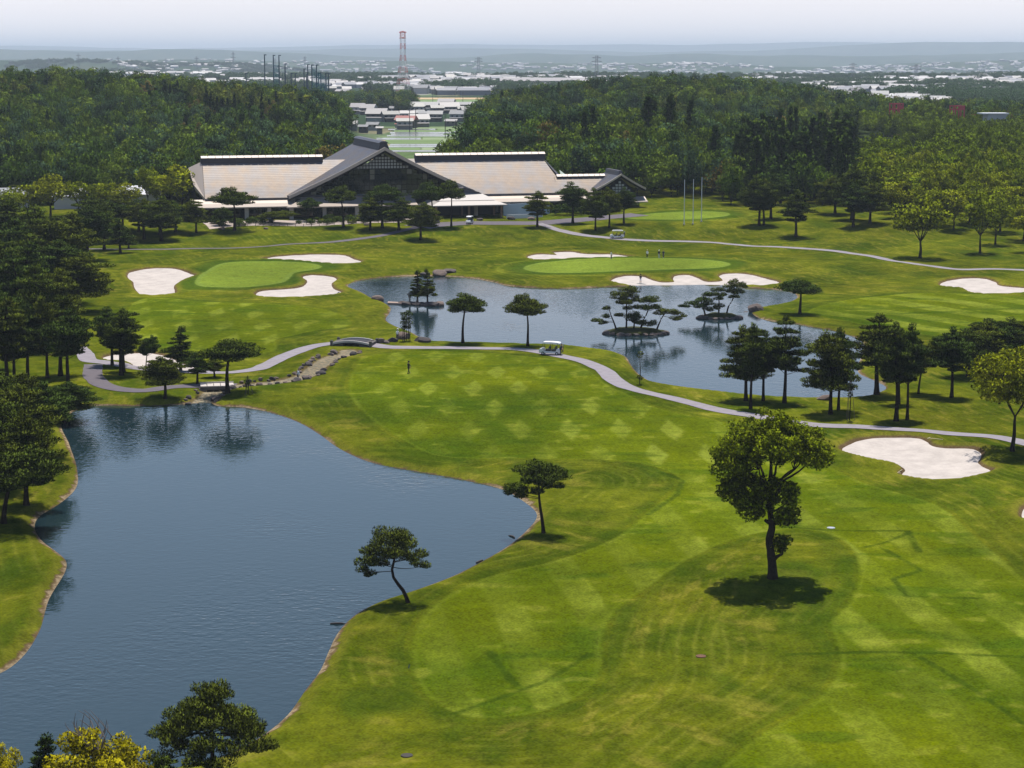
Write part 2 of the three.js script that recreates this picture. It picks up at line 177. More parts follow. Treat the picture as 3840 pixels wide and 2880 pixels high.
// names, things, parts
const taken = {};
const numbered = (n) => { taken[n] = (taken[n] ?? -1) + 1; return taken[n] ? n + '_' + String(taken[n]).padStart(3, '0') : n; };
function tag(o, label, category, group) { o.userData.label = label; o.userData.category = category; if (group) o.userData.group = group; return o; }
function thing(name, label, category, [x, y, d] = [0, 0, 0], turn = 0, group) {
  const o = new THREE.Group(); o.name = numbered(name); o.position.set(x, y, -d); o.rotation.y = turn; scene.add(o);
  return tag(o, label, category, group);
}
function part(name, geo, mat, parent) { const m = new THREE.Mesh(geo, mat); m.name = name; m.castShadow = m.receiveShadow = true; parent.add(m); return m; }
function structure(name, geo, mat) { const m = new THREE.Mesh(geo, mat); m.name = numbered(name); m.castShadow = m.receiveShadow = true; m.userData.kind = 'structure'; scene.add(m); return m; }
function copyOf(o, label, group) { const c = o.clone(); c.userData = { ...o.userData }; c.name = numbered(o.name.replace(/_\d{3}$/, '')); if (label) c.userData.label = label; if (group) c.userData.group = group; scene.add(c); return c; }

// geometry collector (flat shaded unless normals are given), uv in metres
class Geo {
  constructor() { this.p = []; this.n = []; this.u = []; this.c = []; }
  tri(a, b, c, na, nb, nc, col) {
    if (!na) { const x = b[0] - a[0], y = b[1] - a[1], z = b[2] - a[2], q = c[0] - a[0], r = c[1] - a[1], s = c[2] - a[2]; let n = [y * s - z * r, z * q - x * s, x * r - y * q]; const l = Math.hypot(...n) || 1; na = nb = nc = n.map((v) => v / l); }
    this.p.push(...a, ...b, ...c); this.n.push(...na, ...(nb ?? na), ...(nc ?? na));
    const ax = Math.abs(na[0]), ay = Math.abs(na[1]), az = Math.abs(na[2]);
    for (const v of [a, b, c]) this.u.push(...(ay > ax && ay > az ? [v[0], v[2]] : ax > az ? [v[2], v[1]] : [v[0], v[1]]));
    if (col) this.c.push(...col, ...col, ...col);
    return this;
  }
  quad(a, b, c, d, col) { this.tri(a, b, c, null, null, null, col); return this.tri(a, c, d, null, null, null, col); }
  hull8(v, col) { // 0-3 bottom (counter-clockwise seen from above), 4-7 top
    this.quad(v[3], v[2], v[1], v[0], col); this.quad(v[4], v[5], v[6], v[7], col);
    for (let k = 0; k < 4; k++) this.quad(v[k], v[(k + 1) % 4], v[(k + 1) % 4 + 4], v[k + 4], col);
    return this;
  }
  box(x, y, z, w, h, l, turn = 0, col) { // centre of the base
    const c = Math.cos(turn), s = Math.sin(turn), q = (a, b, e) => [x + a * c + e * s, y + b, z - a * s + e * c];
    return this.hull8([q(-w / 2, 0, l / 2), q(w / 2, 0, l / 2), q(w / 2, 0, -l / 2), q(-w / 2, 0, -l / 2), q(-w / 2, h, l / 2), q(w / 2, h, l / 2), q(w / 2, h, -l / 2), q(-w / 2, h, -l / 2)], col);
  }
  tube(pts, radii, seg = 6, col, cap = true) {
    const rings = pts.map((p, i) => {
      const a = pts[Math.max(0, i - 1)], b = pts[Math.min(pts.length - 1, i + 1)], t = new THREE.Vector3(b[0] - a[0], b[1] - a[1], b[2] - a[2]).normalize();
      const u = new THREE.Vector3(t.y > 0.9 ? 1 : 0, t.y > 0.9 ? 0 : 1, 0).cross(t).normalize(), w = t.clone().cross(u), r = Array.isArray(radii) ? radii[i] : radii, out = [];
      for (let k = 0; k < seg; k++) { const q = (k / seg) * TAU, n = u.clone().multiplyScalar(Math.cos(q)).addScaledVector(w, Math.sin(q)); out.push([[p[0] + n.x * r, p[1] + n.y * r, p[2] + n.z * r], [n.x, n.y, n.z]]); }
      return out;
    });
    for (let i = 0; i + 1 < rings.length; i++) for (let k = 0; k < seg; k++) {
      const a = rings[i][k], b = rings[i][(k + 1) % seg], c = rings[i + 1][(k + 1) % seg], d = rings[i + 1][k];
      this.tri(a[0], b[0], c[0], a[1], b[1], c[1], col); this.tri(a[0], c[0], d[0], a[1], c[1], d[1], col);
    }
    if (cap) for (const [r, s] of [[rings[0], -1], [rings.at(-1), 1]]) for (let k = 1; k + 1 < seg; k++) s > 0 ? this.tri(r[0][0], r[k][0], r[k + 1][0], null, null, null, col) : this.tri(r[0][0], r[k + 1][0], r[k][0], null, null, null, col);
    return this;
  }
  get count() { return this.p.length / 9; }
  build() {
    const g = new THREE.BufferGeometry();
    g.setAttribute('position', new THREE.Float32BufferAttribute(this.p, 3)); g.setAttribute('normal', new THREE.Float32BufferAttribute(this.n, 3)); g.setAttribute('uv', new THREE.Float32BufferAttribute(this.u, 2));
    if (this.c.length) g.setAttribute('color', new THREE.Float32BufferAttribute(this.c, 3));
    return g;
  }
}
const rgb = (r, g, b) => new THREE.Color().setRGB(r, g, b);
const std = (c, roughness = 0.8, more = {}) => new THREE.MeshPhysicalMaterial({ specularIntensity: roughness > 0.75 ? 0.25 : 1, color: rgb(...c), roughness, side: THREE.DoubleSide, ...more });
function texture(w, h, f, srgb = true, repeat) {          // f(i, j) -> linear rgb
  const data = new Uint8Array(w * h * 4), enc = (x) => { x = clamp(x); return 255 * (srgb ? (x <= 0.0031308 ? x * 12.92 : 1.055 * x ** (1 / 2.4) - 0.055) : x); };
  for (let j = 0; j < h; j++) for (let i = 0; i < w; i++) { const c = f(i, j), o = (j * w + i) * 4; data[o] = enc(c[0]); data[o + 1] = enc(c[1]); data[o + 2] = enc(c[2]); data[o + 3] = 255; }
  const t = new THREE.DataTexture(data, w, h); t.magFilter = t.minFilter = THREE.LinearFilter; if (srgb) t.colorSpace = THREE.SRGBColorSpace;
  if (repeat) { t.wrapS = t.wrapT = THREE.RepeatWrapping; t.repeat.set(repeat, repeat); }
  t.needsUpdate = true; return t;
}
const tileable = (n, period, seed) => (i, j) => { // noise that repeats every n texels
  const q = (k, f) => { const x = (i / n) * f, y = (j / n) * f, a = Math.floor(x), b = Math.floor(y), fx = x - a, fy = y - b, s = fx * fx * (3 - 2 * fx), t = fy * fy * (3 - 2 * fy), h = (u, v) => hash(((u % f) + f) % f + seed * 131 + k * 977, ((v % f) + f) % f + k * 57); return lerp(lerp(h(a, b), h(a + 1, b), s), lerp(h(a, b + 1), h(a + 1, b + 1), s), t); };
  return (q(0, period) + 0.6 * q(1, period * 2) + 0.4 * q(2, period * 4) + 0.25 * q(3, period * 8)) / 2.25;
};

// ------------------------------------------------------------------ the ground
const ROUGH = [0.030, 0.045, 0.002], ROUGH2 = [0.074, 0.079, 0.005], DRY = [0.165, 0.134, 0.030], FAIR = [0.036, 0.056, 0.002], FAIR_L = [0.116, 0.132, 0.018], FAIR_Y = [0.078, 0.090, 0.002];
const GREEN = [0.100, 0.136, 0.022], FRINGE = [0.030, 0.056, 0.006], SOIL = [0.085, 0.055, 0.038], GRAVEL = [0.22, 0.165, 0.14], BED = [0.05, 0.055, 0.045];
function turf(x, d) {
  if (Math.abs(x) > 28 + 0.29 * d) return [0.05, 0.06, 0.006];   // well beside the place in view: plain rough
  const n1 = fbm(x / 9 + 40, d / 9, 4), n2 = fbm(x / 2.3, d / 2.3 + 70, 3), n3 = fbm(x / 30 + 9, d / 30, 2), fine = hash(Math.floor(x * 9), Math.floor(d * 7)) - 0.5;
  let c = mix3(ROUGH, ROUGH2, ss(0.3, 0.7, n1 * 0.7 + n2 * 0.3));
  const fa = [fairF[0].at(x, d), fairF[1].at(x, d), fairF[2].at(x, d)], fw = Math.min(...fa), gr = least(greenF, x, d), bk = least(bunkerF, x, d);
  // mower passes in the rough run beside the fairway edge: thin pale wheel lines, broader light and dark passes, straw caught in places
  const along = fw < 22 ? fw : x * 0.8 + d * 0.25, drift = along + (n1 - 0.5) * 0.5 + (n3 - 0.5) * 1.6;
  const part1 = ss(0.4, 0.6, fbm(x / 8 + 11, d / 8 + 50, 2)), line = Math.pow(0.5 + 0.5 * Math.sin(drift * 4.6), 5) * part1, pass = 0.5 + 0.5 * Math.sin(drift * 2.3 + 1);
  c = mix3(c, [0.078, 0.086, 0.010], pass * 0.2 * ss(0, 1.5, fw));
  c = mix3(c, [0.140, 0.134, 0.024], line * 0.3 * ss(0.4, 2, fw) * (0.3 + n2));
  const straw = ss(0.54, 0.76, fbm(x / 1.1 + along * 0.6, d / 3.2 + 9, 3)) * ss(0.42, 0.62, fbm(x / 14 + 31, d / 14, 2));
  c = mix3(c, mix3(ROUGH2, DRY, 0.6), straw * 0.55 * ss(0, 2.5, fw));
  c = mix3(c, DRY, ss(0.68, 0.82, n2 * 0.6 + n1 * 0.4) * 0.5);
  c = mix3(c, [0.024, 0.043, 0.003], ss(0.58, 0.8, fbm(x / 5 - 20, d / 12 + 33, 3)) * 0.6);
  if (fw < 0.6) {                                       // two sets of mower bands crossing at a narrow angle
    const k = fa[0] < 0.6 ? (d < 222 ? 2 : 0) : fa[1] < 0.6 ? 1 : 3, wide = [3.1, 3.3, 3.4, 5][k];
    const a1 = [0.2, 0.2, 0.133, 0.55][k], a2 = [-0.2, -0.2, -0.62, 0.5][k], wob = (fbm(x / 6, d / 14, 2) - 0.5) * 0.6;
    const b1 = Math.sin(((x * Math.cos(a1) + d * Math.sin(a1)) / wide) * Math.PI + wob), b2 = Math.sin(((x * Math.cos(a2) + d * Math.sin(a2)) / (k === 2 ? 6 : wide)) * Math.PI + wob + 1.3);
    const band = ss(-0.3, 0.3, b1) * 0.55 + ss(-0.3, 0.3, b2) * 0.45;
    const diamond = k === 3 ? ss(-0.15, 0.15, b1) : k === 2 ? ss(0.0, 0.5, b1) * (0.45 + 0.55 * ss(-0.5, 0.6, b2)) : ss(-0.2, 0.5, b1) * ss(-0.2, 0.5, b2);
    let f = mix3(FAIR, FAIR_Y, clamp(n3 * 1.2 + n1 * 1.1 - 0.65));
    f = mix3(f, FAIR_L, clamp(diamond * (0.52 + 1.0 * (n1 - 0.45) + 0.5 * (n2 - 0.5)) * lerp(0.4, 1, ss(0.34, 0.56, fbm(x / 10 + 5, d / 20 + 2, 2))) + band * 0.10));
    f = mix3(f, [0.028, 0.052, 0.003], ss(0.58, 0.74, fbm(x / 7 + 60, d / 3.4, 3)) * 0.55);
    f = mix3(f, mix3(FAIR_L, DRY, 0.4), ss(0.66, 0.82, n2) * 0.35);
    c = mix3(c, f, ss(0.35, -0.25, fw));
    c = mix3(c, FAIR_L, Math.exp(-((fw + 0.25) ** 2) / 0.05) * 0.18);
  } else if (fw < 3) c = mix3(c, [0.026, 0.046, 0.003], Math.exp(-((fw - 0.9) ** 2) / 0.7) * 0.34);
  if (gr < 9) {
    c = mix3(c, FRINGE, ss(5.5, 2, gr) * 0.75); c = mix3(c, FAIR_L, Math.exp(-((gr - 5.6) ** 2) / 0.7) * 0.4);
    const check = (Math.sin((x * 0.8 + d * 0.6) * 1.9) + Math.sin((x * -0.5 + d * 0.86) * 1.9)) * 0.25;
    c = mix3(c, mix3(GREEN, FAIR_L, clamp(0.25 + check * 0.5)), ss(0.25, -0.25, gr)); c = mix3(c, [0.11, 0.15, 0.042], Math.exp(-((gr + 0.5) ** 2) / 0.3) * 0.5);
  }
  if (bk < 4) {
    c = mix3(c, mix3(DRY, ROUGH2, 0.35), ss(2.6, 0.6, bk + n2 * 1.2) * 0.6);
    c = mix3(c, SOIL, ss(0.42, 0.1, bk + (n2 - 0.5) * 0.3));
  }
  // grass grows darker along the drain lines
  for (const m of markF) { const q = m.at(x, d) + (n2 - 0.5) * 0.3; if (q < 0.6) c = mix3(c, [0.020, 0.036, 0.003], ss(0.5, 0.12, q) * 0.7); }
  const pw = Math.min(pondU.at(x, d), pondL.at(x, d));
  if (pw < 3) {
    const jag = (fbm(x / 0.9, d / 0.9, 3) - 0.5) * 1.2, bare = ss(0.38, 0.6, fbm(x / 7, d / 7 + 4, 2));
    c = mix3(c, mix3(ROUGH2, DRY, 0.3), ss(1.8, 0.8, pw + jag) * 0.5);
    c = mix3(c, SOIL, ss(lerp(0.3, 0.6, bare), lerp(0.1, 0.4, bare), pw + jag * 0.7)); c = mix3(c, mix3(GRAVEL, SOIL, hash(Math.floor(x * 5), Math.floor(d * 5)) * 0.8), ss(0.34, 0.2, pw + jag * 0.9) * bare);
    c = mix3(c, BED, ss(0.0, -0.3, pw));
  }
  const st = streamF.at(x, d);
  if (st < 3.5) { c = mix3(c, SOIL, ss(2.2, 1.5, st + (n2 - 0.5)) * 0.8); c = mix3(c, mix3(GRAVEL, [0.1, 0.095, 0.1], hash(Math.floor(x * 4), Math.floor(d * 4))), ss(1.5, 1.1, st)); }
  if (d > 604) c = mix3(c, [0.03, 0.042, 0.012], ss(604, 625, d + (n1 - 0.5) * 20) * (pathF[5].at(x, d) < 16 ? 0 : 1));
  const g = 1 + fine * 0.5 + (n2 - 0.5) * 0.36 + (noise(x * 3.1, d * 1.7) - 0.5) * 0.26;
  const broad = 0.86 + 0.5 * (fbm(x / 16 + 80, d / 26 + 13, 2) - 0.3);
  return [c[0] * g * 1.15 * broad, c[1] * g * 1.2 * broad, c[2] * g * 0.9 * broad];
}
function turfMap(x0, x1, d0, d1) {
  const N = 2048; return texture(N, N, (i, j) => turf(lerp(x0, x1, (i + 0.5) / N), lerp(d0, d1, (j + 0.5) / N)));
}
const SPLIT = 300, EDGE = 700, COLS = 480;
const rowsD = []; for (let d = 112; d < EDGE; d += clamp(d * 0.003, 0.4, 1.9)) { if (d < SPLIT && d * 1.003 >= SPLIT) { rowsD.push(d); d = SPLIT; } rowsD.push(d); } rowsD.push(EDGE);
const halfWidth = (d) => 25 + 0.33 * d;
function sheet(rows, cols, height, uvOf, colorOf) {
  const nv = rows.length * (cols + 1), p = new Float32Array(nv * 3), u = new Float32Array(nv * 2), c = colorOf && new Float32Array(nv * 3), idx = new Uint32Array((rows.length - 1) * cols * 6);
  rows.forEach((d, j) => { for (let i = 0; i <= cols; i++) { const o = j * (cols + 1) + i, x = (i / cols * 2 - 1) * halfWidth(d), y = height(x, d); p.set([x, y, -d], o * 3); u.set(uvOf(x, d), o * 2); if (c) c.set(colorOf(x, d, y), o * 3); } });
  let q = 0;
  for (let j = 0; j + 1 < rows.length; j++) for (let i = 0; i < cols; i++) { const a = j * (cols + 1) + i, b = a + 1, e = a + cols + 1, f = e + 1; idx.set([a, b, f, a, f, e], q); q += 6; }
  const g = new THREE.BufferGeometry(); g.setAttribute('position', new THREE.BufferAttribute(p, 3)); g.setAttribute('uv', new THREE.BufferAttribute(u, 2)); if (c) g.setAttribute('color', new THREE.BufferAttribute(c, 3));
  g.setIndex(new THREE.BufferAttribute(idx, 1)); g.computeVertexNormals(); return g;
}
const grassBump = texture(512, 512, (i, j) => { const v = tileable(512, 20, 3)(i, j); return [v, v, v]; }, false);
grassBump.wrapS = grassBump.wrapT = THREE.RepeatWrapping;
function turfMaterial(x0, x1, d0, d1) {
  const bump = grassBump.clone(); bump.repeat.set((x1 - x0) / 9, (d1 - d0) / 9);
  return new THREE.MeshPhysicalMaterial({ map: turfMap(x0, x1, d0, d1), roughness: 1, specularIntensity: 0, bumpMap: bump, bumpScale: 0.035, side: THREE.DoubleSide });
}
{
  const near = rowsD.filter((d) => d <= SPLIT), far = rowsD.filter((d) => d >= SPLIT);
  structure('ground', sheet(near, COLS, ground, (x, d) => [(x + 125) / 250, (d - 112) / 188]), turfMaterial(-125, 125, 112, 300));
  structure('ground', sheet(far, COLS, ground, (x, d) => [(x + 256) / 512, (d - 300) / 400]), turfMaterial(-256, 256, 300, 700));
  const away = []; for (let d = EDGE; d < 50000; d *= d < 1500 ? 1.01 : 1.018) away.push(d); away.push(50000);
  const FLOOR = [0.028, 0.042, 0.012];
  structure('plain', sheet(away, 260, (x, d) => (d === EDGE ? ground(x, d) : open(x, d)), (x, d) => [x / 50, d / 50], (x, d, y) => {
    const r = x / d, valley = d < 2400 ? ss(-0.082, -0.07, r) * (1 - ss(-0.03, -0.01, r)) * ss(820, 900, d) : 0;
    const cell = hash(Math.floor(x / 38 + Math.floor(d / 75) * 0.37), Math.floor(d / 75));
    let field = cell < 0.35 ? [0.13, 0.17, 0.09] : cell < 0.55 ? [0.30, 0.25, 0.16] : cell < 0.8 ? [0.08, 0.12, 0.05] : [0.2, 0.2, 0.18];
    { const wood = ss(0.46, 0.58, fbm(x / 260 + 7, d / 700, 4)); field = mix3(field, [0.03, 0.05, 0.03], wood); const rise = y + 62 * ss(2400, 8000, d);   // height over the plain 
      field = mix3(field, [0.03, 0.05, 0.03], ss(5, 14, rise) * 0.9); }   // the ridges are wooded, the flats farmed
    const plainMix = Math.max(valley, ss(1500, 1750, d));
    return mix3(FLOOR, field, plainMix).map((v) => v * (0.85 + 0.3 * hash(Math.floor(x), Math.floor(d))));
  }), new THREE.MeshPhysicalMaterial({ vertexColors: true, roughness: 1, specularIntensity: 0, side: THREE.DoubleSide }));
}
// sand in the bunkers
const sandMap = texture(512, 512, (i, j) => { const a = tileable(512, 9, 1)(i, j), b = tileable(512, 60, 2)(i, j), rake = Math.sin((i * 3 + 26 * a) * TAU * 12 / 512 * 3) * 0.03 + Math.sin((j * 4 + 40 * a) * TAU * 10 / 512) * 0.025, k = 0.74 + 0.42 * a + 0.22 * (b - 0.5) + rake + 0.07 * (hash(i, j) - 0.5); return [0.40 * k, 0.355 * k, 0.325 * k]; }, true, 1 / 14);
const sandMat = new THREE.MeshStandardMaterial({ map: sandMap, roughness: 1, side: THREE.DoubleSide });
bunkerF.forEach((f) => {
  const cell = 0.5, g = new Geo(), nx = Math.ceil((f.nx * f.cell) / cell), nd = Math.ceil((f.nd * f.cell) / cell);
  const y = (x, d) => { const sd = f.at(x, d); return open(x, d) - 0.36 - 0.2 * ss(0, -4, sd) + (fbm(x / 2.2, d / 2.2, 2) - 0.5) * 0.09; };
  const pos = [], idx = [], id = new Map(), uv = [];
  const vert = (i, j) => { const k = i * 4096 + j; if (!id.has(k)) { const x = f.x0 + i * cell, d = f.d0 + j * cell; id.set(k, pos.length / 3); pos.push(x, y(x, d), -d); uv.push(x, d); } return id.get(k); };
  for (let i = 0; i < nx; i++) for (let j = 0; j < nd; j++) if (f.at(f.x0 + (i + 0.5) * cell, f.d0 + (j + 0.5) * cell) < 0.55) { const a = vert(i, j), b = vert(i + 1, j), c = vert(i + 1, j + 1), e = vert(i, j + 1); idx.push(a, b, c, a, c, e); }
  const q = new THREE.BufferGeometry(); q.setAttribute('position', new THREE.Float32BufferAttribute(pos, 3)); q.setAttribute('uv', new THREE.Float32BufferAttribute(uv, 2)); q.setIndex(idx); q.computeVertexNormals();
  structure('sand_bunker', q, sandMat);
});
// water: ripples of about half a metre, strong in wind patches and faint in calm ones
function waterMaterial(f, n, lo, hi) {
  const w = (f.nx - 1) * f.cell, h = (f.nd - 1) * f.cell, t = texture(n, n, (i, j) => { const x = (i / n) * w, d = (j / n) * h, gust = lerp(lo, hi, ss(0.4, 0.62, fbm(x / 26 + 3.3, d / 34 + 8, 3))), v = 0.5 + (noise(x * 1.5 + 90, d * 2.3) * 0.5 + noise(x * 3.1, d * 4.9 + 30) * 0.32 + noise(x * 6.3 + 7, d * 9) * 0.18 - 0.5) * gust; return [v, v, v]; }, false);
  t.offset.set(-f.x0 / w, -f.d0 / h); t.repeat.set(1 / w, 1 / h);
  return new THREE.MeshPhysicalMaterial({ color: rgb(0.008, 0.020, 0.026), roughness: 0.05, ior: 1.33, bumpMap: t, bumpScale: 0.036, side: THREE.DoubleSide });
}
function water(f, mat) {
  const shape = new THREE.Shape(f.pts.map(([x, d]) => { return new THREE.Vector2(x, d); }));
  const b = new THREE.Box2().setFromPoints(shape.getPoints()), g = new Geo();
  const q = new THREE.BufferGeometry(), pos = [], uv = [], idx = [], nx = 60, nd = 60;
  for (let j = 0; j <= nd; j++) for (let i = 0; i <= nx; i++) { const x = lerp(b.min.x - 1, b.max.x + 1, i / nx), d = lerp(b.min.y - 1, b.max.y + 1, j / nd); pos.push(x, WATER, -d); uv.push(x, d); }
  const wet = (i, j) => f.at(lerp(b.min.x - 1, b.max.x + 1, i / nx), lerp(b.min.y - 1, b.max.y + 1, j / nd)) < 6;
  for (let j = 0; j < nd; j++) for (let i = 0; i < nx; i++) if (wet(i, j) || wet(i + 1, j + 1)) { const a = j * (nx + 1) + i, c = a + nx + 2; idx.push(a, a + 1, c, a, c, a + nx + 1); }
  q.setAttribute('position', new THREE.Float32BufferAttribute(pos, 3)); q.setAttribute('uv', new THREE.Float32BufferAttribute(uv, 2)); q.setIndex(idx); q.computeVertexNormals();
  return structure('pond_water', q, mat);
}
water(pondL, waterMaterial(pondL, 2048, 0.3, 1)); water(pondU, waterMaterial(pondU, 2048, 0.35, 1));
// paths
const asphalt = (c, k) => new THREE.MeshStandardMaterial({ map: texture(256, 256, (i, j) => { const a = tileable(256, 8, k)(i, j), g = 0.8 + 0.4 * a + 0.12 * (hash(i, j + k) - 0.5); return c.map((v) => v * g); }, true, 1 / 6), roughness: 0.95, side: THREE.DoubleSide });
const pathLight = asphalt([0.195, 0.175, 0.195], 11), pathDark = asphalt([0.085, 0.072, 0.086], 12);
PATHS.forEach((p, k) => {
  const pts = pathPts[k], pos = [], uv = [], idx = [], across = p.w > 5 ? 8 : 4;
  pts.forEach((c, i) => {
    const a = pts[Math.max(0, i - 1)], b = pts[Math.min(pts.length - 1, i + 1)], l = Math.hypot(b[0] - a[0], b[1] - a[1]) || 1, nx = (b[1] - a[1]) / l, nd = -(b[0] - a[0]) / l;
    for (let j = 0; j <= across; j++) { const e = j === 0 || j === across ? (noise(i * 0.4, k * 9 + j) - 0.5) * 0.2 : 0, s = (j / across - 0.5) * p.w + e, x = c[0] + nx * s, d = c[1] + nd * s; let y = ground(x, d) + 0.06; if (k < 2 && streamF.at(x, d) < 4) y = Math.max(y, 0.1 + 0.06); pos.push(x, y, -d); uv.push(x, d); }
  });
  for (let i = 0; i + 1 < pts.length; i++) for (let j = 0; j < across; j++) { const a = i * (across + 1) + j, b = a + across + 1; idx.push(a, a + 1, b + 1, a, b + 1, b); }
  const q = new THREE.BufferGeometry(); q.setAttribute('position', new THREE.Float32BufferAttribute(pos, 3)); q.setAttribute('uv', new THREE.Float32BufferAttribute(uv, 2)); q.setIndex(idx); q.computeVertexNormals();
  structure(p.w > 5 ? 'drive' : 'cart_path', q, p.dark ? pathDark : pathLight);
});

// ------------------------------------------------------------------ trees
const leafMat = (c, through = 0.22) => new THREE.MeshPhysicalMaterial({ color: rgb(...c), vertexColors: true, roughness: 1, transmission: through, thickness: 0, specularIntensity: 0, side: THREE.DoubleSide });
const bark = (c) => new THREE.MeshPhysicalMaterial({ specularIntensity: 0, map: texture(64, 128, (i, j) => { const a = tileable(64, 7, 21)(i, j / 3), g = 0.55 + 0.9 * a; return c.map((v) => v * g); }, true, 1), roughness: 1, side: THREE.DoubleSide });
const pineBark = bark([0.019, 0.013, 0.010]), greyBark = bark([0.024, 0.019, 0.014]);
const MAT = {
  pine: [leafMat([0.052, 0.074, 0.010], 0.06), leafMat([0.068, 0.086, 0.010], 0.06), leafMat([0.042, 0.068, 0.012], 0.06)],
  camphor: [leafMat([0.170, 0.205, 0.006]), leafMat([0.150, 0.190, 0.006]), leafMat([0.205, 0.230, 0.008])],
  broad: [leafMat([0.038, 0.070, 0.010], 0.2), leafMat([0.060, 0.104, 0.010], 0.2), leafMat([0.046, 0.084, 0.036], 0.2), leafMat([0.100, 0.148, 0.014], 0.2), leafMat([0.105, 0.085, 0.020], 0.2)],
  wood: [leafMat([0.125, 0.165, 0.006], 0.2), leafMat([0.100, 0.145, 0.006], 0.2), leafMat([0.165, 0.195, 0.008], 0.2)],
  cedar: [leafMat([0.034, 0.060, 0.010], 0.06), leafMat([0.044, 0.072, 0.010], 0.06)],
  bamboo: [leafMat([0.13, 0.165, 0.025]), leafMat([0.155, 0.18, 0.022])],
  maple: [leafMat([0.36, 0.32, 0.008], 0.4)],
};
const unit = (v) => { const l = Math.hypot(v[0], v[1], v[2]) || 1; return [v[0] / l, v[1] / l, v[2] / l]; };
const ball = (R) => { const z = R() * 2 - 1, a = R() * TAU, s = Math.sqrt(1 - z * z); return [s * Math.cos(a), z, s * Math.sin(a)]; };
// a clump of leaf-sized faces in an ellipsoid; tone varies from clump to clump and leaf to leaf
function clump(g, R, c, r, n, size, tone, shell = 0.55, mid, rough = 1) {
  for (let k = 0; k < n; k++) {
    const o = ball(R), q = lerp(shell, 1, Math.sqrt(R())) * (R() < 0.12 ? 1.15 : 1), p = [c[0] + o[0] * r[0] * q, c[1] + o[1] * r[1] * q, c[2] + o[2] * r[2] * q];
    const a = unit(ball(R)), b = ball(R), s = size * (0.6 + 0.8 * R()), e = unit([a[1] * b[2] - a[2] * b[1], a[2] * b[0] - a[0] * b[2], a[0] * b[1] - a[1] * b[0]]);
    let out = unit([o[0] / r[0], o[1] / r[1], o[2] / r[2]]); if (mid) { const m = unit([p[0] - mid[0], (p[1] - mid[1]) * 1.3, p[2] - mid[2]]); out = unit([out[0] * 1.1 + m[0] * 0.55, out[1] * 1.1 + m[1] * 0.55, out[2] * 1.1 + m[2] * 0.55]); } const w = ball(R), nn = unit([out[0] + w[0] * 0.5 * rough, out[1] + w[1] * 0.5 * rough + 0.15, out[2] + w[2] * 0.5 * rough]), t = tone * (1 + (R() - 0.5) * 0.44 * rough), col = [t, t, t * (0.85 + 0.3 * R())];
    g.tri([p[0] - e[0] * s * 0.5, p[1] - e[1] * s * 0.5, p[2] - e[2] * s * 0.5], [p[0] + e[0] * s * 0.5, p[1] + e[1] * s * 0.5, p[2] + e[2] * s * 0.5], [p[0] + a[0] * s, p[1] + a[1] * s, p[2] + a[2] * s], nn, nn, nn, col);
  }
}
// a flattened pad of pine needles: narrow faces pointing outwards and up
function pad(g, R, c, r, n, len, wid, tone) {
  for (let k = 0; k < n; k++) {
    const o = ball(R), q = lerp(0.35, 1, Math.sqrt(R())), p = [c[0] + o[0] * r[0] * q, c[1] + o[1] * r[1] * q * (o[1] < 0 ? 0.55 : 1), c[2] + o[2] * r[2] * q];
    const w = ball(R), dir = unit([o[0] * 0.8 + w[0] * 0.7, Math.abs(o[1]) * 0.6 + 0.55 + w[1] * 0.5, o[2] * 0.8 + w[2] * 0.7]), b = ball(R), e = unit([dir[1] * b[2] - dir[2] * b[1], dir[2] * b[0] - dir[0] * b[2], dir[0] * b[1] - dir[1] * b[0]]), L = len * (0.6 + 0.8 * R()), W = wid * (0.7 + 0.6 * R());
    const nn = unit([o[0] + w[0] * 0.5, o[1] * 0.8 + 0.45 + w[1] * 0.4, o[2] + w[2] * 0.5]), t = tone * (0.72 + 0.56 * R()), col = [t, t, t];
    g.tri([p[0] - e[0] * W, p[1] - e[1] * W, p[2] - e[2] * W], [p[0] + e[0] * W, p[1] + e[1] * W, p[2] + e[2] * W], [p[0] + dir[0] * L, p[1] + dir[1] * L, p[2] + dir[2] * L], nn, nn, nn, col);
  }
}
function limb(g, R, a, b, r0, r1, sag = 0.12, seg = 5) {
  const n = 4, pts = [], rad = [], l = Math.hypot(b[0] - a[0], b[1] - a[1], b[2] - a[2]);
  const w = ball(R);
  for (let k = 0; k <= n; k++) { const t = k / n, s = Math.sin(t * Math.PI) * l * sag; pts.push([lerp(a[0], b[0], t) + w[0] * s, lerp(a[1], b[1], t) + w[1] * s * 0.6, lerp(a[2], b[2], t) + w[2] * s]); rad.push(lerp(r0, r1, t)); }
  g.tube(pts, rad, seg, null, false);
}
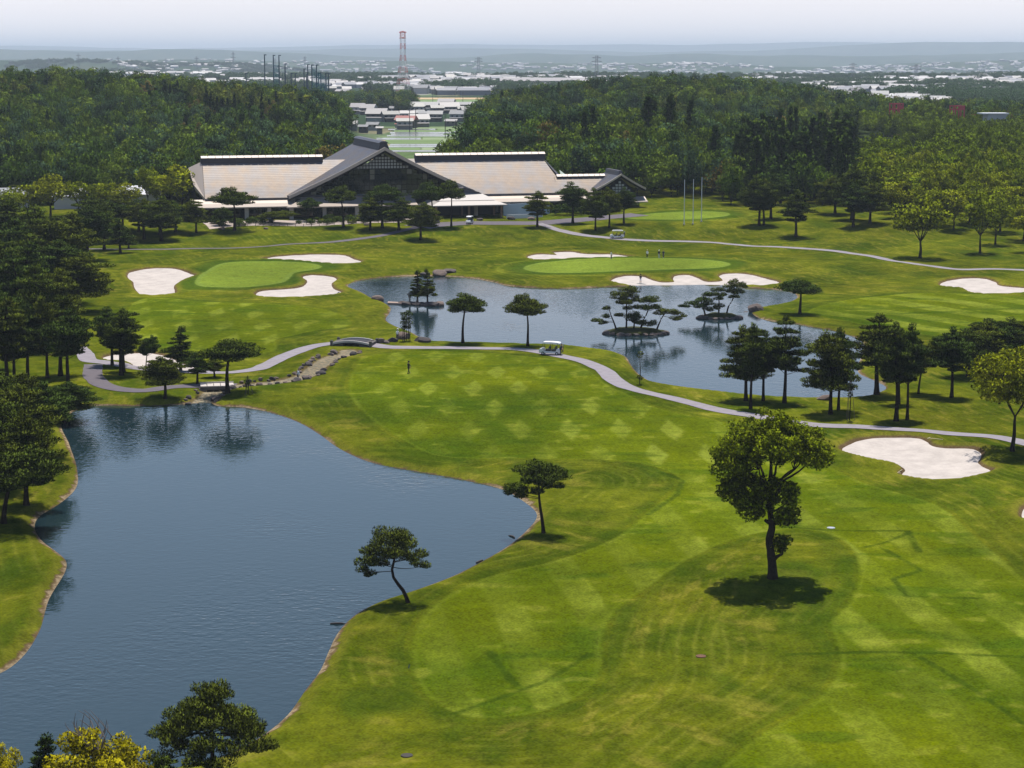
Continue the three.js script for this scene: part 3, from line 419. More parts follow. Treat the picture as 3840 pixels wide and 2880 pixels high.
// pine: {H, W, from (share of the height where the crown starts), form, lean, detail}
function pineShape(seed, { H = 10, W = 6, from = 0.5, form = 'layered', lean = 0.04, detail = 1.5, pads, bend }) {
  const R = rngOf(seed), wood = new Geo(), leaf = new Geo(), path = [], rad = [], wob = [R() * 6, R() * 6];
  const along = bend ?? ((t) => [lean * H * t * t + Math.sin(t * 5 + wob[0]) * 0.022 * H * t, t * H * 0.95, Math.sin(t * 4 + wob[1]) * 0.022 * H * t]);
  for (let k = 0; k <= 10; k++) { path.push(along(k / 10)); rad.push(lerp(0.021 * H + 0.05, 0.05, Math.pow(k / 10, 0.8)) * (k === 0 ? 1.35 : 1)); }
  path[0][1] -= 0.3; wood.tube(path, rad, 8, null, false);
  const list = pads ?? [];
  if (!pads) {
    const levels = form === 'conical' ? 8 : form === 'umbrella' ? 3 : 7;
    for (let l = 0; l < levels; l++) {
      const s = (l + 0.3) / levels, t = lerp(from, 0.97, s), c = along(t);
      const prof = form === 'conical' ? 1.02 - 0.86 * s : form === 'umbrella' ? [0.86, 1, 0.66][l] : Math.sqrt(Math.max(0.1, 1 - (s * 1.6 - 0.62) ** 2)) * (0.66 + 0.55 * R());
      const n = form === 'conical' ? 5 : form === 'umbrella' ? 6 : 4, rr = (W / 2) * prof, a0 = R() * TAU;
      for (let k = 0; k < n; k++) {
        const a = a0 + ((k + 0.6 * (R() - 0.5)) / n) * TAU, out = rr * (form === 'umbrella' ? 0.62 : 0.6) * (0.5 + 0.8 * R()), pr = rr * (form === 'conical' ? 0.5 : 0.6) * (0.75 + 0.5 * R());
        list.push([c[0] + Math.cos(a) * out, c[1] + (R() - 0.5) * H * 0.05, c[2] + Math.sin(a) * out, pr, Math.max(0.24, pr * (form === 'umbrella' ? 0.4 : 0.32)), t]);
      }
      if (form !== 'conical' && l && (form === 'umbrella' || l % 2)) list.push([c[0], c[1] + 0.1, c[2], rr * 0.55, rr * 0.28, t]);
    }
    const top = along(1); list.push([top[0], top[1] - 0.2, top[2], W * (form === 'umbrella' ? 0.24 : 0.12), W * 0.08 + 0.25, 0.97]);
  }
  for (const [x, y, z, r, h, t] of list) {
    const tone = 0.8 + 0.45 * R(), from2 = along(clamp((t ?? y / H) - 0.07));
    limb(wood, R, from2, [x, y - h * 0.3, z], 0.035 * (0.6 + r * 0.5), 0.02, 0.1, 4);
    const cut = Math.max(2, Math.round(r * 3));
    for (let q = 0; q < cut; q++) { const o = ball(R), m = q ? 0.62 : 0; pad(leaf, R, [x + o[0] * r * m, y + o[1] * h * m * 0.6, z + o[2] * r * m], [r * (q ? 0.5 : 0.8), h * (q ? 0.75 : 0.8), r * (q ? 0.5 : 0.8)], Math.round((170 * detail * (r * r + 0.25)) / cut) + 16, 0.30 / Math.sqrt(detail), 0.075 / Math.sqrt(detail), tone * (0.85 + 0.3 * R())); }
  }
  return { wood: wood.build(), leaf: leaf.build(), tris: wood.count + leaf.count };
}
function broadShape(seed, { H = 13, W = 10, from = 0.3, clumps = 60, per = 60, size = 0.34, cr = 0.17, trunk = 0.02, flat = 0.8, extra = [], lean = 0, shell = 0.6 }) {
  const R = rngOf(seed), wood = new Geo(), leaf = new Geo(), mid = lerp(from, 1, 0.5) * H, half = ((1 - from) * H) / 2, fork = from * H * 1.05;
  const sway = (y) => lean * Math.pow(y / H, 1.4) * H;
  const pts = [], rad = []; for (let k = 0; k <= 6; k++) { const t = k / 6; pts.push([sway(fork * t) + Math.sin(t * 7 + seed) * 0.05, fork * t, Math.cos(t * 5 + seed) * 0.05]); rad.push(lerp(trunk * H + 0.06, trunk * H * 0.62, t) * (k === 0 ? 1.3 : 1)); }
  pts[0][1] -= 0.3; wood.tube(pts, rad, 9, null, false);
  const forkAt = pts.at(-1), limbs = [];
  for (let k = 0; k < 6; k++) { const a = (k + 0.5 * R()) / 6 * TAU, e = [sway(mid) + Math.cos(a) * W * 0.24, mid + (R() - 0.3) * half * 0.7, Math.sin(a) * W * 0.24]; limb(wood, R, forkAt, e, trunk * H * 0.42, trunk * H * 0.16, 0.12, 6); limbs.push(e); }
  for (let k = 0; k < clumps; k++) {
    const o = ball(R), q = Math.pow(R(), 0.33), x = o[0] * q, y = o[1] * q, z = o[2] * q, bulge = 0.82 + 0.36 * noise(x * 2.3 + seed * 3, z * 2.3 + y * 2);
    if (y < -0.55 && R() < 0.6) continue;
    const c = [sway(mid) + x * (W / 2) * bulge * 0.86, mid + y * half * 0.84 * (y < 0 ? flat : 1), z * (W / 2) * bulge * 0.86], r = W * cr * (0.6 + 0.7 * R());
    clump(leaf, R, c, [r, r * 0.74, r], per, size, 0.66 + 0.68 * R(), shell, [sway(mid), mid - half * 0.5, 0], size > 0.4 ? 0.45 : 1);
    let near = limbs[0], best = 1e9; for (const l of limbs) { const m = Math.hypot(l[0] - c[0], l[1] - c[1], l[2] - c[2]); if (m < best) { best = m; near = l; } }
    if (k % 2 === 0) limb(wood, R, near, c, trunk * H * 0.15, 0.02, 0.1, 4);
  }
  for (const [x, y, z, r] of extra) { limb(wood, R, [sway(y), y - r * 0.6, 0], [x, y, z], 0.07, 0.02, 0.1, 5); clump(leaf, R, [x, y, z], [r, r * 0.8, r], per * 3, size, 0.9); }
  return { wood: wood.build(), leaf: leaf.build(), tris: wood.count + leaf.count };
}
function cedarShape(seed, H = 20, W = 8, n = 1500, size = 0.62) {
  const R = rngOf(seed), wood = new Geo(), leaf = new Geo(); wood.tube([[0, -0.5, 0], [0, H * 0.95, 0]], [0.3, 0.04], 6, null, false);
  const lobes = []; for (let k = 0; k < 46; k++) { const t = Math.pow(R(), 0.8), a = R() * TAU, rr = (W / 2) * (1.03 - t) * (0.55 + 0.35 * R()); lobes.push([Math.cos(a) * rr, lerp(H * 0.08, H * 0.98, t), Math.sin(a) * rr, W * 0.17 * (1.25 - t)]); }
  for (const [x, y, z, r] of lobes) clump(leaf, R, [x, y, z], [r, r * 1.5, r], Math.round(n / 46), size, 0.7 + 0.6 * R());
  return { wood: wood.build(), leaf: leaf.build(), tris: wood.count + leaf.count };
}
function bambooShape(seed, H = 11, W = 5) {
  const R = rngOf(seed), wood = new Geo(), leaf = new Geo();
  for (let k = 0; k < 9; k++) { const a = R() * TAU, b = W * 0.34 * R(), x = Math.cos(a) * b, z = Math.sin(a) * b, h = H * (0.75 + 0.25 * R()), tx = x * 1.5 + R() - 0.5, tz = z * 1.5 + R() - 0.5; wood.tube([[x, -0.3, z], [lerp(x, tx, 0.4), h * 0.6, lerp(z, tz, 0.4)], [tx, h, tz]], [0.06, 0.05, 0.02], 4, null, false); for (let q = 0; q < 6; q++) { const t = 0.35 + 0.12 * q; clump(leaf, R, [lerp(x, tx, t), h * t, lerp(z, tz, t)], [0.8, 1.1, 0.8], 16, 0.55, 0.75 + 0.5 * R()); } }
  return { wood: wood.build(), leaf: leaf.build(), tris: wood.count + leaf.count };
}
function tree(name, shape, leafM, woodM, label, category, [x, d], sx = 1, sy = 1, turn = 0, group, y) {
  const t = thing(name, label, category, [x, y ?? ground(x, d), d], turn, group);
  part('trunk', shape.wood, woodM, t); part('crown', shape.leaf, leafM, t); t.scale.set(sx, sy, sx); return t;
}
const PINES = [ // kinds used in the plan: 0 rounded, 1 irregular, 2 tall, 3 conical, 4 leaning, 5 umbrella
  [[31, { H: 10, W: 6, from: 0.38 }], [32, { H: 10, W: 6, from: 0.34 }]], [[41, { H: 10, W: 6, from: 0.28, lean: -0.05 }], [42, { H: 10, W: 6, from: 0.32, lean: 0.06 }], [43, { H: 10, W: 6, from: 0.42 }]],
  [[51, { H: 11, W: 5, from: 0.42 }], [52, { H: 11, W: 5, from: 0.38, lean: 0.03 }]], [[61, { H: 9, W: 5.4, from: 0.2, form: 'conical' }], [62, { H: 9, W: 5.4, from: 0.25, form: 'conical' }]],
  [[71, { H: 8, W: 6, from: 0.5, lean: 0.28 }]], [[81, { H: 9, W: 6, from: 0.68, form: 'umbrella' }], [82, { H: 9, W: 6, from: 0.66, form: 'umbrella', lean: 0.06 }]],
].map((k) => k.map(([s, o]) => ({ ...pineShape(s, o), H: o.H, W: o.W })));
let pineCount = 0;
function plantPine([x, d, h, w, kind], label, group, k = pineCount++) {
  const list = PINES[kind], s = list[k % list.length];
  return tree('pine_tree', s, MAT.pine[k % 3], pineBark, label, 'pine tree', [x, d], w / s.W * 1.2, h / s.H, (kind === 4 ? 0 : k * 2.4), group);
}
const ORD = ['first', 'second', 'third', 'fourth', 'fifth', 'sixth', 'seventh', 'eighth', 'ninth', 'tenth', 'eleventh', 'twelfth', 'thirteenth', 'fourteenth', 'fifteenth', 'sixteenth', 'seventeenth'];
const inOrder = (list, f, dir = 1) => [...list].sort((a, b) => dir * (a[0] - b[0])).forEach((t, k) => f(t, ORD[k], k));
inOrder(T_RIGHTPOND, (t, o) => plantPine(t, o + (t[4] === 4 ? ' pine, slanting, on the upper pond bank' : t[4] === 2 ? ' pine, tall and narrow, on the upper pond bank' : ' pine on the upper pond bank') + ' counting from the thin lone sapling', 'pines between the upper pond and the path'));
T_STREAMSIDE.forEach((t) => plantPine(t, ['rounded pine beside the dark looping path near the stream', 'ragged tall pine standing over the looping path by the half hidden bunker', 'tall thin pine standing over the looping path by the half hidden bunker', 'cone shaped pine with stepped branches in front of the half hidden bunker', 'small twisted pine in front of the half hidden white bunker', 'broad flat topped pine beside the white slab bridge'][t[4]], [0, 1, 2].includes(t[4]) ? 'pines round the looping path' : undefined));
T_LEFTGROVE.forEach((t) => plantPine(t, 'dark pine in the dense grove west of the two bunkered fairways', 'pines of the west grove'));
inOrder(T_LEFTBANK, (t, o) => plantPine(t, o + (t[4] === 4 ? ' and leaning' : ' and dark spreading') + ' pine on the west bank counting towards the lower pond', 'pines on the west bank'));
inOrder(T_MIDLEFT, (t, o) => plantPine(t, o + (t[4] === 3 ? ' pine, small and cone shaped,' : ' pine, dark and rounded,') + ' west of the garden counting away from the clubhouse', 'pines west of the garden'), -1);
inOrder(T_GARDEN, (t, o) => plantPine(t, o + (t[4] === 5 ? ' pine, umbrella shaped,' : t[4] === 4 ? ' pine, low and spreading,' : ' pine, rounded,') + ' before the clubhouse counting towards the practice green', 'pines before the clubhouse'));
inOrder(T_SLOPE, (t, o) => plantPine(t, o + ' dark pine on the mown slope counting from the practice green', 'pines on the slope'));
UMB.forEach((t, k) => plantPine(t, ['umbrella pine with straight trunk on the strip between cart path and upper pond', 'umbrella pine with crooked trunk on the strip beside the parked white cart', 'umbrella pine on the grassy point jutting into the upper pond'][k], undefined, k));
SPIT_TREES.forEach((t, k) => { plantPine(t, ['layered pine beside the stone lantern on the spit in the upper pond', 'slender pine at the rocky tip of the spit in the upper pond'][k], undefined, k).position.y = WATER + 0.3; });
// the three pines by the lower pond, each with its own shape
{
  const [x, d, h, w] = BENT;  // S-shaped trunk
  const curve = new THREE.CatmullRomCurve3([[0, -0.2, 0], [-0.55, 1.1, 0], [-1.3, 2.15, 0.1], [-1.45, 3.0, 0.15], [-1.15, 4.2, 0.1], [-1.3, 5.6, 0], [-1.4, 6.4, 0]].map((p) => new THREE.Vector3(...p))), along = (t) => curve.getPointAt(clamp(t)).toArray();
  const s = pineShape(101, { H: 6.8, detail: 2.6, bend: along, pads: [[-1.0, 5.6, 0, 1.3, 0.8, 0.9], [-2.2, 4.2, 0.6, 1.3, 0.7, 0.7], [-0.6, 3.9, -0.6, 1.3, 0.7, 0.66], [-3.1, 4.4, 0, 1.1, 0.6, 0.7], [-1.6, 6.0, 0, 1.5, 0.75, 0.95], [-0.2, 5.4, 0.4, 1.3, 0.8, 0.85], [-2.6, 5.0, -0.3, 1.2, 0.75, 0.8], [-1.4, 4.8, 1.2, 1.4, 0.7, 0.8], [-1.0, 4.9, -1.3, 1.4, 0.7, 0.8], [-3.6, 3.7, 0.2, 1.2, 0.6, 0.62], [-2.7, 3.3, -0.7, 1.1, 0.55, 0.6], [0.4, 4.1, 0.2, 1.2, 0.65, 0.66], [0.9, 3.2, -0.4, 0.9, 0.5, 0.6], [-4.0, 2.9, 0.3, 0.7, 0.45, 0.55], [-3.3, 2.5, -0.2, 0.7, 0.4, 0.55]] });
  tree('pine_tree', s, MAT.pine[1], pineBark, 'pine with an S shaped trunk leaning over the lower pond', 'pine tree', [x, d]);
}
{
  const [x, d] = SHORE_PINE, curve = new THREE.CatmullRomCurve3([[0, -0.2, 0], [-0.2, 1.5, 0], [-0.42, 3, 0.1], [-0.5, 4.6, 0], [-0.4, 6.6, 0]].map((p) => new THREE.Vector3(...p))), along = (t) => curve.getPointAt(clamp(t)).toArray();
  const s = pineShape(102, { H: 7.2, detail: 2.2, bend: along, pads: [[0.2, 5.3, 0, 1.3, 0.5, 0.8], [-1.2, 5.3, 0.3, 1.2, 0.45, 0.8], [-0.9, 4.9, -0.8, 1.2, 0.45, 0.72], [-0.6, 6.5, 0, 1.5, 0.55, 0.97], [1.2, 6.0, 0.2, 1.3, 0.5, 0.88], [-1.8, 6.1, -0.2, 1.1, 0.5, 0.88], [0.3, 5.7, 1.2, 1.3, 0.5, 0.85], [-0.5, 5.6, -1.3, 1.4, 0.5, 0.85], [2.0, 5.4, -0.3, 0.8, 0.4, 0.8], [-2.6, 4.5, 0.2, 1.3, 0.5, 0.68], [-1.4, 4.3, 0.8, 1.1, 0.45, 0.66], [-3.4, 4.1, 0, 0.7, 0.4, 0.62], [-2.2, 3.6, -0.3, 0.8, 0.4, 0.6], [0.9, 4.6, -0.5, 1.0, 0.4, 0.7]].map(([a, b, c, r, h, t]) => [a, b, c, r * 1.15, h * 1.3, t]) });
  tree('pine_tree', s, MAT.pine[0], pineBark, 'straight pine on the eastern tip of the lower pond', 'pine tree', [x, d]);
}
{
  const [x, d] = LOW_PINE, along = (t) => [0.15 * Math.sin(t * 3), t * 6.6, 0.1 * t];
  const pads = []; const R = rngOf(9);
  for (let k = 0; k < 46; k++) { const a = k * 2.4, q = Math.sqrt((k + 0.5) / 46), y = 2.5 + (1 - q * q) * 4.0 * (0.45 + 0.55 * R()) + (R() - 0.3) * 0.9; pads.push([Math.cos(a) * q * 3.3, Math.min(y, 6.4), Math.sin(a) * q * 3.3, 0.95 + 0.45 * R(), 0.5 + 0.2 * R(), clamp(0.3 + y / 11)]); }
  const s = pineShape(103, { H: 7, detail: 3, bend: along, pads });
  tree('pine_tree', s, MAT.pine[1], pineBark, 'wide bushy pine at the south end of the lower pond', 'pine tree', [x, d]);
}
{ // yellow-green maple with dead twigs, and the young pine beside it
  const [x, d] = MAPLE, s = broadShape(104, { H: 6.3, W: 6.6, from: 0.12, clumps: 95, per: 120, size: 0.17, cr: 0.10, trunk: 0.016 });
  const t = tree('maple_tree', s, MAT.maple[0], greyBark, 'bright yellow green tree with bare dead twigs at the lower pond', 'maple tree', [x, d]);
  const dead = new Geo(), R = rngOf(8);
  for (let k = 0; k < 16; k++) { const a = R() * TAU, q = [Math.cos(a) * 0.9, 5.4 + R() * 0.4, Math.sin(a) * 0.9], e = [q[0] + (R() - 0.65) * 2.2, q[1] + 0.7 + R() * 1.1, q[2] + (R() - 0.5) * 1.2]; limb(dead, R, [0, 4.6, 0], q, 0.06, 0.04); limb(dead, R, q, e, 0.04, 0.012, 0.2); }
  part('dead_twigs', dead.build(), std([0.12, 0.10, 0.09], 1), t);
  plantPine([x - 3.6, d + 1.5, 5.3, 3.4, 3], 'young spiky pine beside the yellow green tree at the lower pond');
  tree('maple_tree', s, MAT.maple[0], greyBark, 'smaller yellow tree at the south west corner of the lower pond', 'maple tree', [x - 6.6, d + 1], 0.55, 0.78, 2);
  plantPine([x + 3.9, d + 0.6, 4.4, 3.2, 0], 'low dark pine between the yellow green tree and the bushy pine');
}
{ // the lone camphor on its mound: upper dome, a second lower cluster, a sprout on the trunk
  const [x, d] = LONE, R = rngOf(77), wood = new Geo(), leaf = new Geo();
  const curve = new THREE.CatmullRomCurve3([[0.05, -0.4, 0], [0.0, 1.0, 0], [-0.18, 2.4, 0.05], [-0.35, 3.4, 0.05], [-0.1, 4.6, 0], [-0.3, 6.0, 0], [-0.35, 7.4, 0]].map((p) => new THREE.Vector3(...p)));
  const pts = [], rad = []; for (let k = 0; k <= 16; k++) { pts.push(curve.getPointAt(k / 16).toArray()); rad.push(lerp(0.44, 0.24, k / 16) * (k === 0 ? 1.5 : k === 1 ? 1.15 : 1) * (0.92 + 0.16 * R())); }
  wood.tube(pts, rad, 10, null, false); wood.tube([[-0.35, 5.0, 0], [-0.75, 5.25, 0.1]], [0.2, 0.14], 7); wood.tube([[-0.3, 3.3, 0.1], [-0.62, 3.4, 0.2]], [0.2, 0.1], 7);
  const fork = pts.at(-1), limbs = [];
  for (const e of [[-3.2, 10.4, 0.6], [-1.9, 11.2, -1.8], [-0.6, 11.6, 0.8], [0.9, 11.3, -1.2], [2.3, 10.8, 0.9], [1.4, 10.2, 2.0], [-1.6, 10.2, 2.2], [0.2, 11, -2.6], [3.0, 10.2, -0.8]]) { const m = [lerp(fork[0], e[0], 0.42) * 0.9, lerp(7.2, e[1], 0.52), e[2] * 0.42]; limb(wood, R, [fork[0] + e[0] * 0.03, 6.6 + R() * 0.8, e[2] * 0.03], m, 0.17, 0.11, 0.1, 6); limb(wood, R, m, e, 0.11, 0.05, 0.12, 6); limbs.push(m, e); }
  const blob = (cx, cy, cz, rx, ry, rz, n, per, keep) => { for (let k = 0; k < n; k++) { const o = ball(R), q = 0.72 + 0.3 * Math.sqrt(R()); if (keep && !keep(o)) continue; const bul = 0.86 + 0.3 * noise(o[0] * 2.6 + 9, o[2] * 2.6 + o[1] * 3), c = [cx + o[0] * rx * q * bul, cy + o[1] * ry * q * bul, cz + o[2] * rz * q * bul], r = 0.42 + 0.36 * R(); clump(leaf, R, c, [r, r * 0.7, r], per, 0.19, 0.62 + 0.76 * R(), 0.5, [cx, cy - ry * 0.6, cz]); if (k % 3 === 0) { let best = 1e9, b = fork; for (const l of limbs) { const m = Math.hypot(l[0] - c[0], l[1] - c[1], l[2] - c[2]); if (m < best) { best = m; b = l; } } limb(wood, R, b, c, 0.045, 0.015, 0.14, 4); } } };
  for (const [bx, by, bz, br] of [[-0.5, 13.6, 0, 1.5], [1.4, 13.3, 0.6, 1.4], [-2.2, 13.1, -0.4, 1.4], [0.6, 13.2, -1.9, 1.4], [-0.8, 13.0, 1.9, 1.3], [2.9, 12.3, -0.6, 1.35], [-3.6, 12.0, 0.6, 1.35], [2.1, 12.2, 2.0, 1.2], [-2.4, 12.2, 2.2, 1.2], [-2.4, 12.2, -2.4, 1.3], [2.2, 12.1, -2.5, 1.3], [0.2, 12.3, 3.2, 1.2], [0, 12.2, -3.6, 1.3], [3.9, 11.2, 0.3, 1.1], [-4.3, 10.9, -0.2, 1.1], [3.2, 11.0, 2.2, 1.0], [-3.3, 10.9, 2.4, 1.0], [3.2, 11, -2.2, 1.1], [-3.4, 11.0, -2.3, 1.1], [0.7, 11.6, 1.2, 1.2], [-1.5, 11.4, 0.8, 1.1]]) blob(bx, by, bz, br, br * 0.82, br, 17, 72);
  blob(-4.7, 9.8, 0.3, 0.7, 0.8, 0.8, 9, 60); blob(-3.2, 10.0, 0.6, 0.8, 0.5, 0.8, 8, 60);
  for (const e of [[-2.6, 7.6, 0.4], [-1.2, 7.4, 1.3], [-1.4, 8.6, -1.0], [1.2, 7.0, 0.5], [1.1, 6.0, 0.2]]) { limb(wood, R, [-0.3, e[1] - 1.1, 0], e, 0.12, 0.05, 0.12, 6); limbs.push(e); }
  blob(-3.6, 8.0, 0.3, 1.0, 0.9, 1.0, 20, 90); blob(-2.2, 8.7, -0.2, 1.1, 0.7, 1.0, 18, 90); blob(-2.3, 7.3, 0.5, 1.1, 0.8, 1.1, 20, 90); blob(-0.7, 8.2, 0.6, 1.1, 0.9, 1.1, 18, 90); blob(-0.8, 6.9, 0.2, 1.0, 0.7, 1.0, 14, 90); blob(1.2, 7.6, 0.2, 0.9, 0.9, 1.0, 20, 80); blob(1.2, 5.8, 0.1, 0.95, 0.8, 0.9, 18, 75); blob(-1.9, 6.1, 0.2, 0.9, 0.6, 0.8, 12, 70);
  limb(wood, R, [0.1, 1.7, 0], [0.85, 2.2, 0.1], 0.22, 0.1, 0.1, 6); limbs.push([0.85, 2.3, 0.1]); blob(0.85, 3.0, 0.1, 0.6, 0.7, 0.6, 12, 80);
  const shape = { wood: wood.build(), leaf: leaf.build() };
  tree('camphor_tree', shape, MAT.camphor[1], greyBark, 'lone camphor tree with dark trunk on the mound between the fairways', 'camphor tree', [x, d]);
}
{
  const [x, d, h, w] = EDGE_TREE, s = broadShape(105, { H: 12.9, W: 12.5, from: 0.3, clumps: 170, per: 110, size: 0.24, cr: 0.085, trunk: 0.017, lean: 0.08 });
  tree('camphor_tree', s, MAT.camphor[2], greyBark, 'light green broadleaf tree shading the tip of the big white bunker', 'camphor tree', [x, d]);
}
const CAMPHORS = [broadShape(111, { H: 13, W: 10.5, from: 0.24, clumps: 52, per: 70, size: 0.42, cr: 0.125, shell: 0.75 }), broadShape(112, { H: 13, W: 10.5, from: 0.28, clumps: 48, per: 70, size: 0.42, cr: 0.135, shell: 0.75 }), broadShape(113, { H: 13, W: 10.5, from: 0.2, clumps: 54, per: 70, size: 0.42, cr: 0.125, shell: 0.75 })];
T_CAMPHOR.forEach(([x, d, h, w], k) => tree('camphor_tree', CAMPHORS[k % 3], MAT.camphor[k % 3], greyBark, ['spreading camphor tree beside the cart path at the foot of the slope', 'camphor tree with a forked trunk on the striped slope', 'camphor tree on the mown slope in front of the eastern wood'][Math.min(k, 2)], 'camphor tree', [x, d], w / 10, h / 13, k * 1.7, k > 1 ? 'camphors on the slope' : undefined));
inOrder(T_LEFTCAMPHOR, ([x, d, h, w], o, k) => tree('camphor_tree', CAMPHORS[k % 3], MAT.camphor[(k + 1) % 3], greyBark, o + ' bright green camphor tree west of the clubhouse counting away from it', 'camphor tree', [x, d], w / 10, h / 13, k * 1.7, 'camphors west of the clubhouse'), -1);

// woods: the trees that show largest stand singly, the rest of the wood is one mass
const BROAD = [201, 202, 203, 204].map((s) => broadShape(s, { H: 12, W: 11, from: 0.06, clumps: 22, per: 96, size: 0.56, cr: 0.2, trunk: 0.014, shell: 0.82 }));
const CEDAR = [211, 212].map((s) => cedarShape(s)), BAMBOO = [221, 222].map((s) => bambooShape(s));
{
  const R = rngOf(5), spots = [], ratio = (x, d) => x / d;
  const clear = (x, d) => {
    const r = ratio(x, d);
    if (d < 1500 && Math.abs(r + 0.05) < 0.031 && d > 690) return false;
    if (Math.abs(x + 20) < 75 && d < 612) return false;
    if (pathF[5].at(x, d) < 13 || (r > 0.157 && r < 0.19 && d > 690 && d < 905)) return false;
    return true;
  };
  for (let d = 540; d < 1480; d += lerp(6.6, 9.0, ss(600, 1000, d))) for (let x = -0.30 * d; x < 0.30 * d; x += lerp(6.4, 8.8, ss(600, 1000, d))) {
    const px = x + (R() - 0.5) * 5, pd = d + (R() - 0.5) * 5, r = ratio(px, pd), left = r < (pd > 1150 && pd < 1400 ? -0.048 : -0.082) && pd > 606, right = r > (pd < 640 ? 0.012 : -0.034) && pd > (r < 0.02 ? 622 : r < 0.1 ? 612 : r < 0.165 ? 578 : r < 0.185 ? 566 : 540);
    if (!(left || right) || !clear(px, pd) || (pd > 1380 && r < 0.03)) continue;
    const n = fbm(px / 60 + 3, pd / 60, 2), m = fbm(px / 34 + 70, pd / 34, 2), c = R();
    let kind = 'broad', tone = Math.min(3, Math.floor(c * 4));
    if ((n > 0.72 && pd < 1050) || c > 0.985) kind = 'cedar';
    if (m > 0.64 && pd > 900 && c < 0.8) kind = 'bamboo';
    if (kind === 'broad' && m < 0.31 && c < 0.35) tone = 4;
    if (right && r > 0.108 && r < 0.166 && pd < 700) { kind = c < 0.66 ? 'cedar' : 'broad'; tone = c < 0.8 ? 0 : c < 0.92 ? 1 : 3; }
    if (right && r > 0.166 && pd < 1000) { kind = c < 0.94 ? 'camphor' : 'pine'; }
    if (right && pd < 660 && r < 0.1 && c < 0.3) tone = 3;
    spots.push({ x: px, d: pd, r, kind, tone, s: 0.58 + 0.5 * R() + (R() < 0.14 ? 0.5 : 0), h: 0.75 + 0.5 * R(), t: R() * 6.28, left, b: 0.6 + 0.8 * R() });
  }
  for (let d = 1620; d < 1900; d += 8.5) for (let x = -0.14 * d; x < -0.048 * d; x += 8) { const c = R(); spots.push({ x: x + (R() - 0.5) * 6, d: d + (R() - 0.5) * 6, r: x / d, kind: c < 0.4 ? 'bamboo' : 'broad', tone: Math.floor(R() * 4), s: 0.8 + 0.4 * R(), h: 0.85 + 0.4 * R(), t: R() * 6.28, left: true, b: 0.7 + 0.6 * R() }); }   // wooded spur beyond the village
  spots.sort((a, b) => a.d - b.d);
  const most = { broad: 300, cedar: 120, camphor: 160, bamboo: 60, pine: 20 }, used = {}, rest = {};
  for (const s of spots) {
    const inView = Math.abs(s.r) < 0.26; used[s.kind] ??= 0;
    if (!inView || used[s.kind] >= most[s.kind]) { (rest[s.kind] ??= []).push(s); continue; }
    used[s.kind]++;
    const where = s.left ? 'on the wooded hill behind the western grove' : 'in the wood behind the clubhouse and practice green', side = s.left ? ' of the western hill' : ' of the eastern wood';
    if (s.kind === 'broad') tree('broadleaf_tree', BROAD[(s.tone + Math.floor(s.t)) % 4], MAT.broad[s.tone], greyBark, ['dark green', 'mid green', 'bluish green', 'fresh light green', 'brownish flowering'][s.tone] + ' broadleaf tree ' + where, 'broadleaf tree', [s.x, s.d], s.s, s.h, s.t, ['dark', 'mid', 'bluish', 'light', 'brownish'][s.tone] + ' broadleaf trees' + side);
    else if (s.kind === 'cedar') tree('cedar_tree', CEDAR[Math.floor(s.t) % 2], MAT.cedar[Math.floor(s.t * 3) % 2], pineBark, 'dark pointed cedar ' + where, 'cedar tree', [s.x, s.d], s.s * (s.left || s.d > 720 ? 0.8 : 1.35), s.left || s.d > 720 ? s.h * 0.62 : 0.72 + s.h * 0.26, s.t, 'cedars' + side);
    else if (s.kind === 'camphor') tree('camphor_tree', CAMPHORS[Math.floor(s.t) % 3], MAT.wood[Math.floor(s.t * 3) % 3], greyBark, 'yellow green camphor tree in the eastern wood beyond the mown slope', 'camphor tree', [s.x, s.d], s.s * 0.95, s.h * 0.9, s.t, 'camphors of the eastern wood');
    else if (s.kind === 'bamboo') tree('bamboo_clump', BAMBOO[Math.floor(s.t) % 2], MAT.bamboo[Math.floor(s.t * 3) % 2], greyBark, 'pale feathery bamboo clump ' + where, 'bamboo', [s.x, s.d], s.s * 1.2, s.h * 1.1, s.t, 'bamboo' + side);
    else plantPine([s.x, s.d, 10 * s.h, 6.5 * s.s, 1], 'dark pine among the camphors of the eastern wood', 'pines of the eastern wood');
  }
  const O = new THREE.Object3D(), tint = new THREE.Color();
  const mass = (name, list, shape, mat) => {
    if (!list?.length) return; const m = new THREE.InstancedMesh(shape.leaf, mat, list.length); m.name = numbered(name); m.userData = { kind: 'stuff', label: 'unbroken ' + name.replace(/_/g, ' ') + ' covering the far side of the hills', category: 'woodland' };
    list.forEach((s, k) => { O.position.set(s.x, ground(s.x, s.d), -s.d); O.rotation.y = s.t; O.scale.set(s.s * (s.kind === 'cedar' ? 0.8 : 1.05), s.h * (s.kind === 'cedar' ? 0.6 : 0.98), s.s); O.updateMatrix(); m.setMatrixAt(k, O.matrix); m.setColorAt(k, tint.setRGB(s.b, s.b, s.b)); });
    m.castShadow = m.receiveShadow = true; scene.add(m);
  };
  [0, 1, 2, 3, 4].forEach((q) => mass('broadleaf_woodland', (rest.broad ?? []).filter((s) => s.tone === q), BROAD[q % 4], MAT.broad[q]));
  mass('cedar_woodland', rest.cedar, CEDAR[0], MAT.cedar[0]); mass('bamboo_thicket', rest.bamboo, BAMBOO[0], MAT.bamboo[0]); mass('camphor_woodland', [...(rest.camphor ?? []), ...(rest.pine ?? [])], CAMPHORS[0], MAT.wood[1]);

}

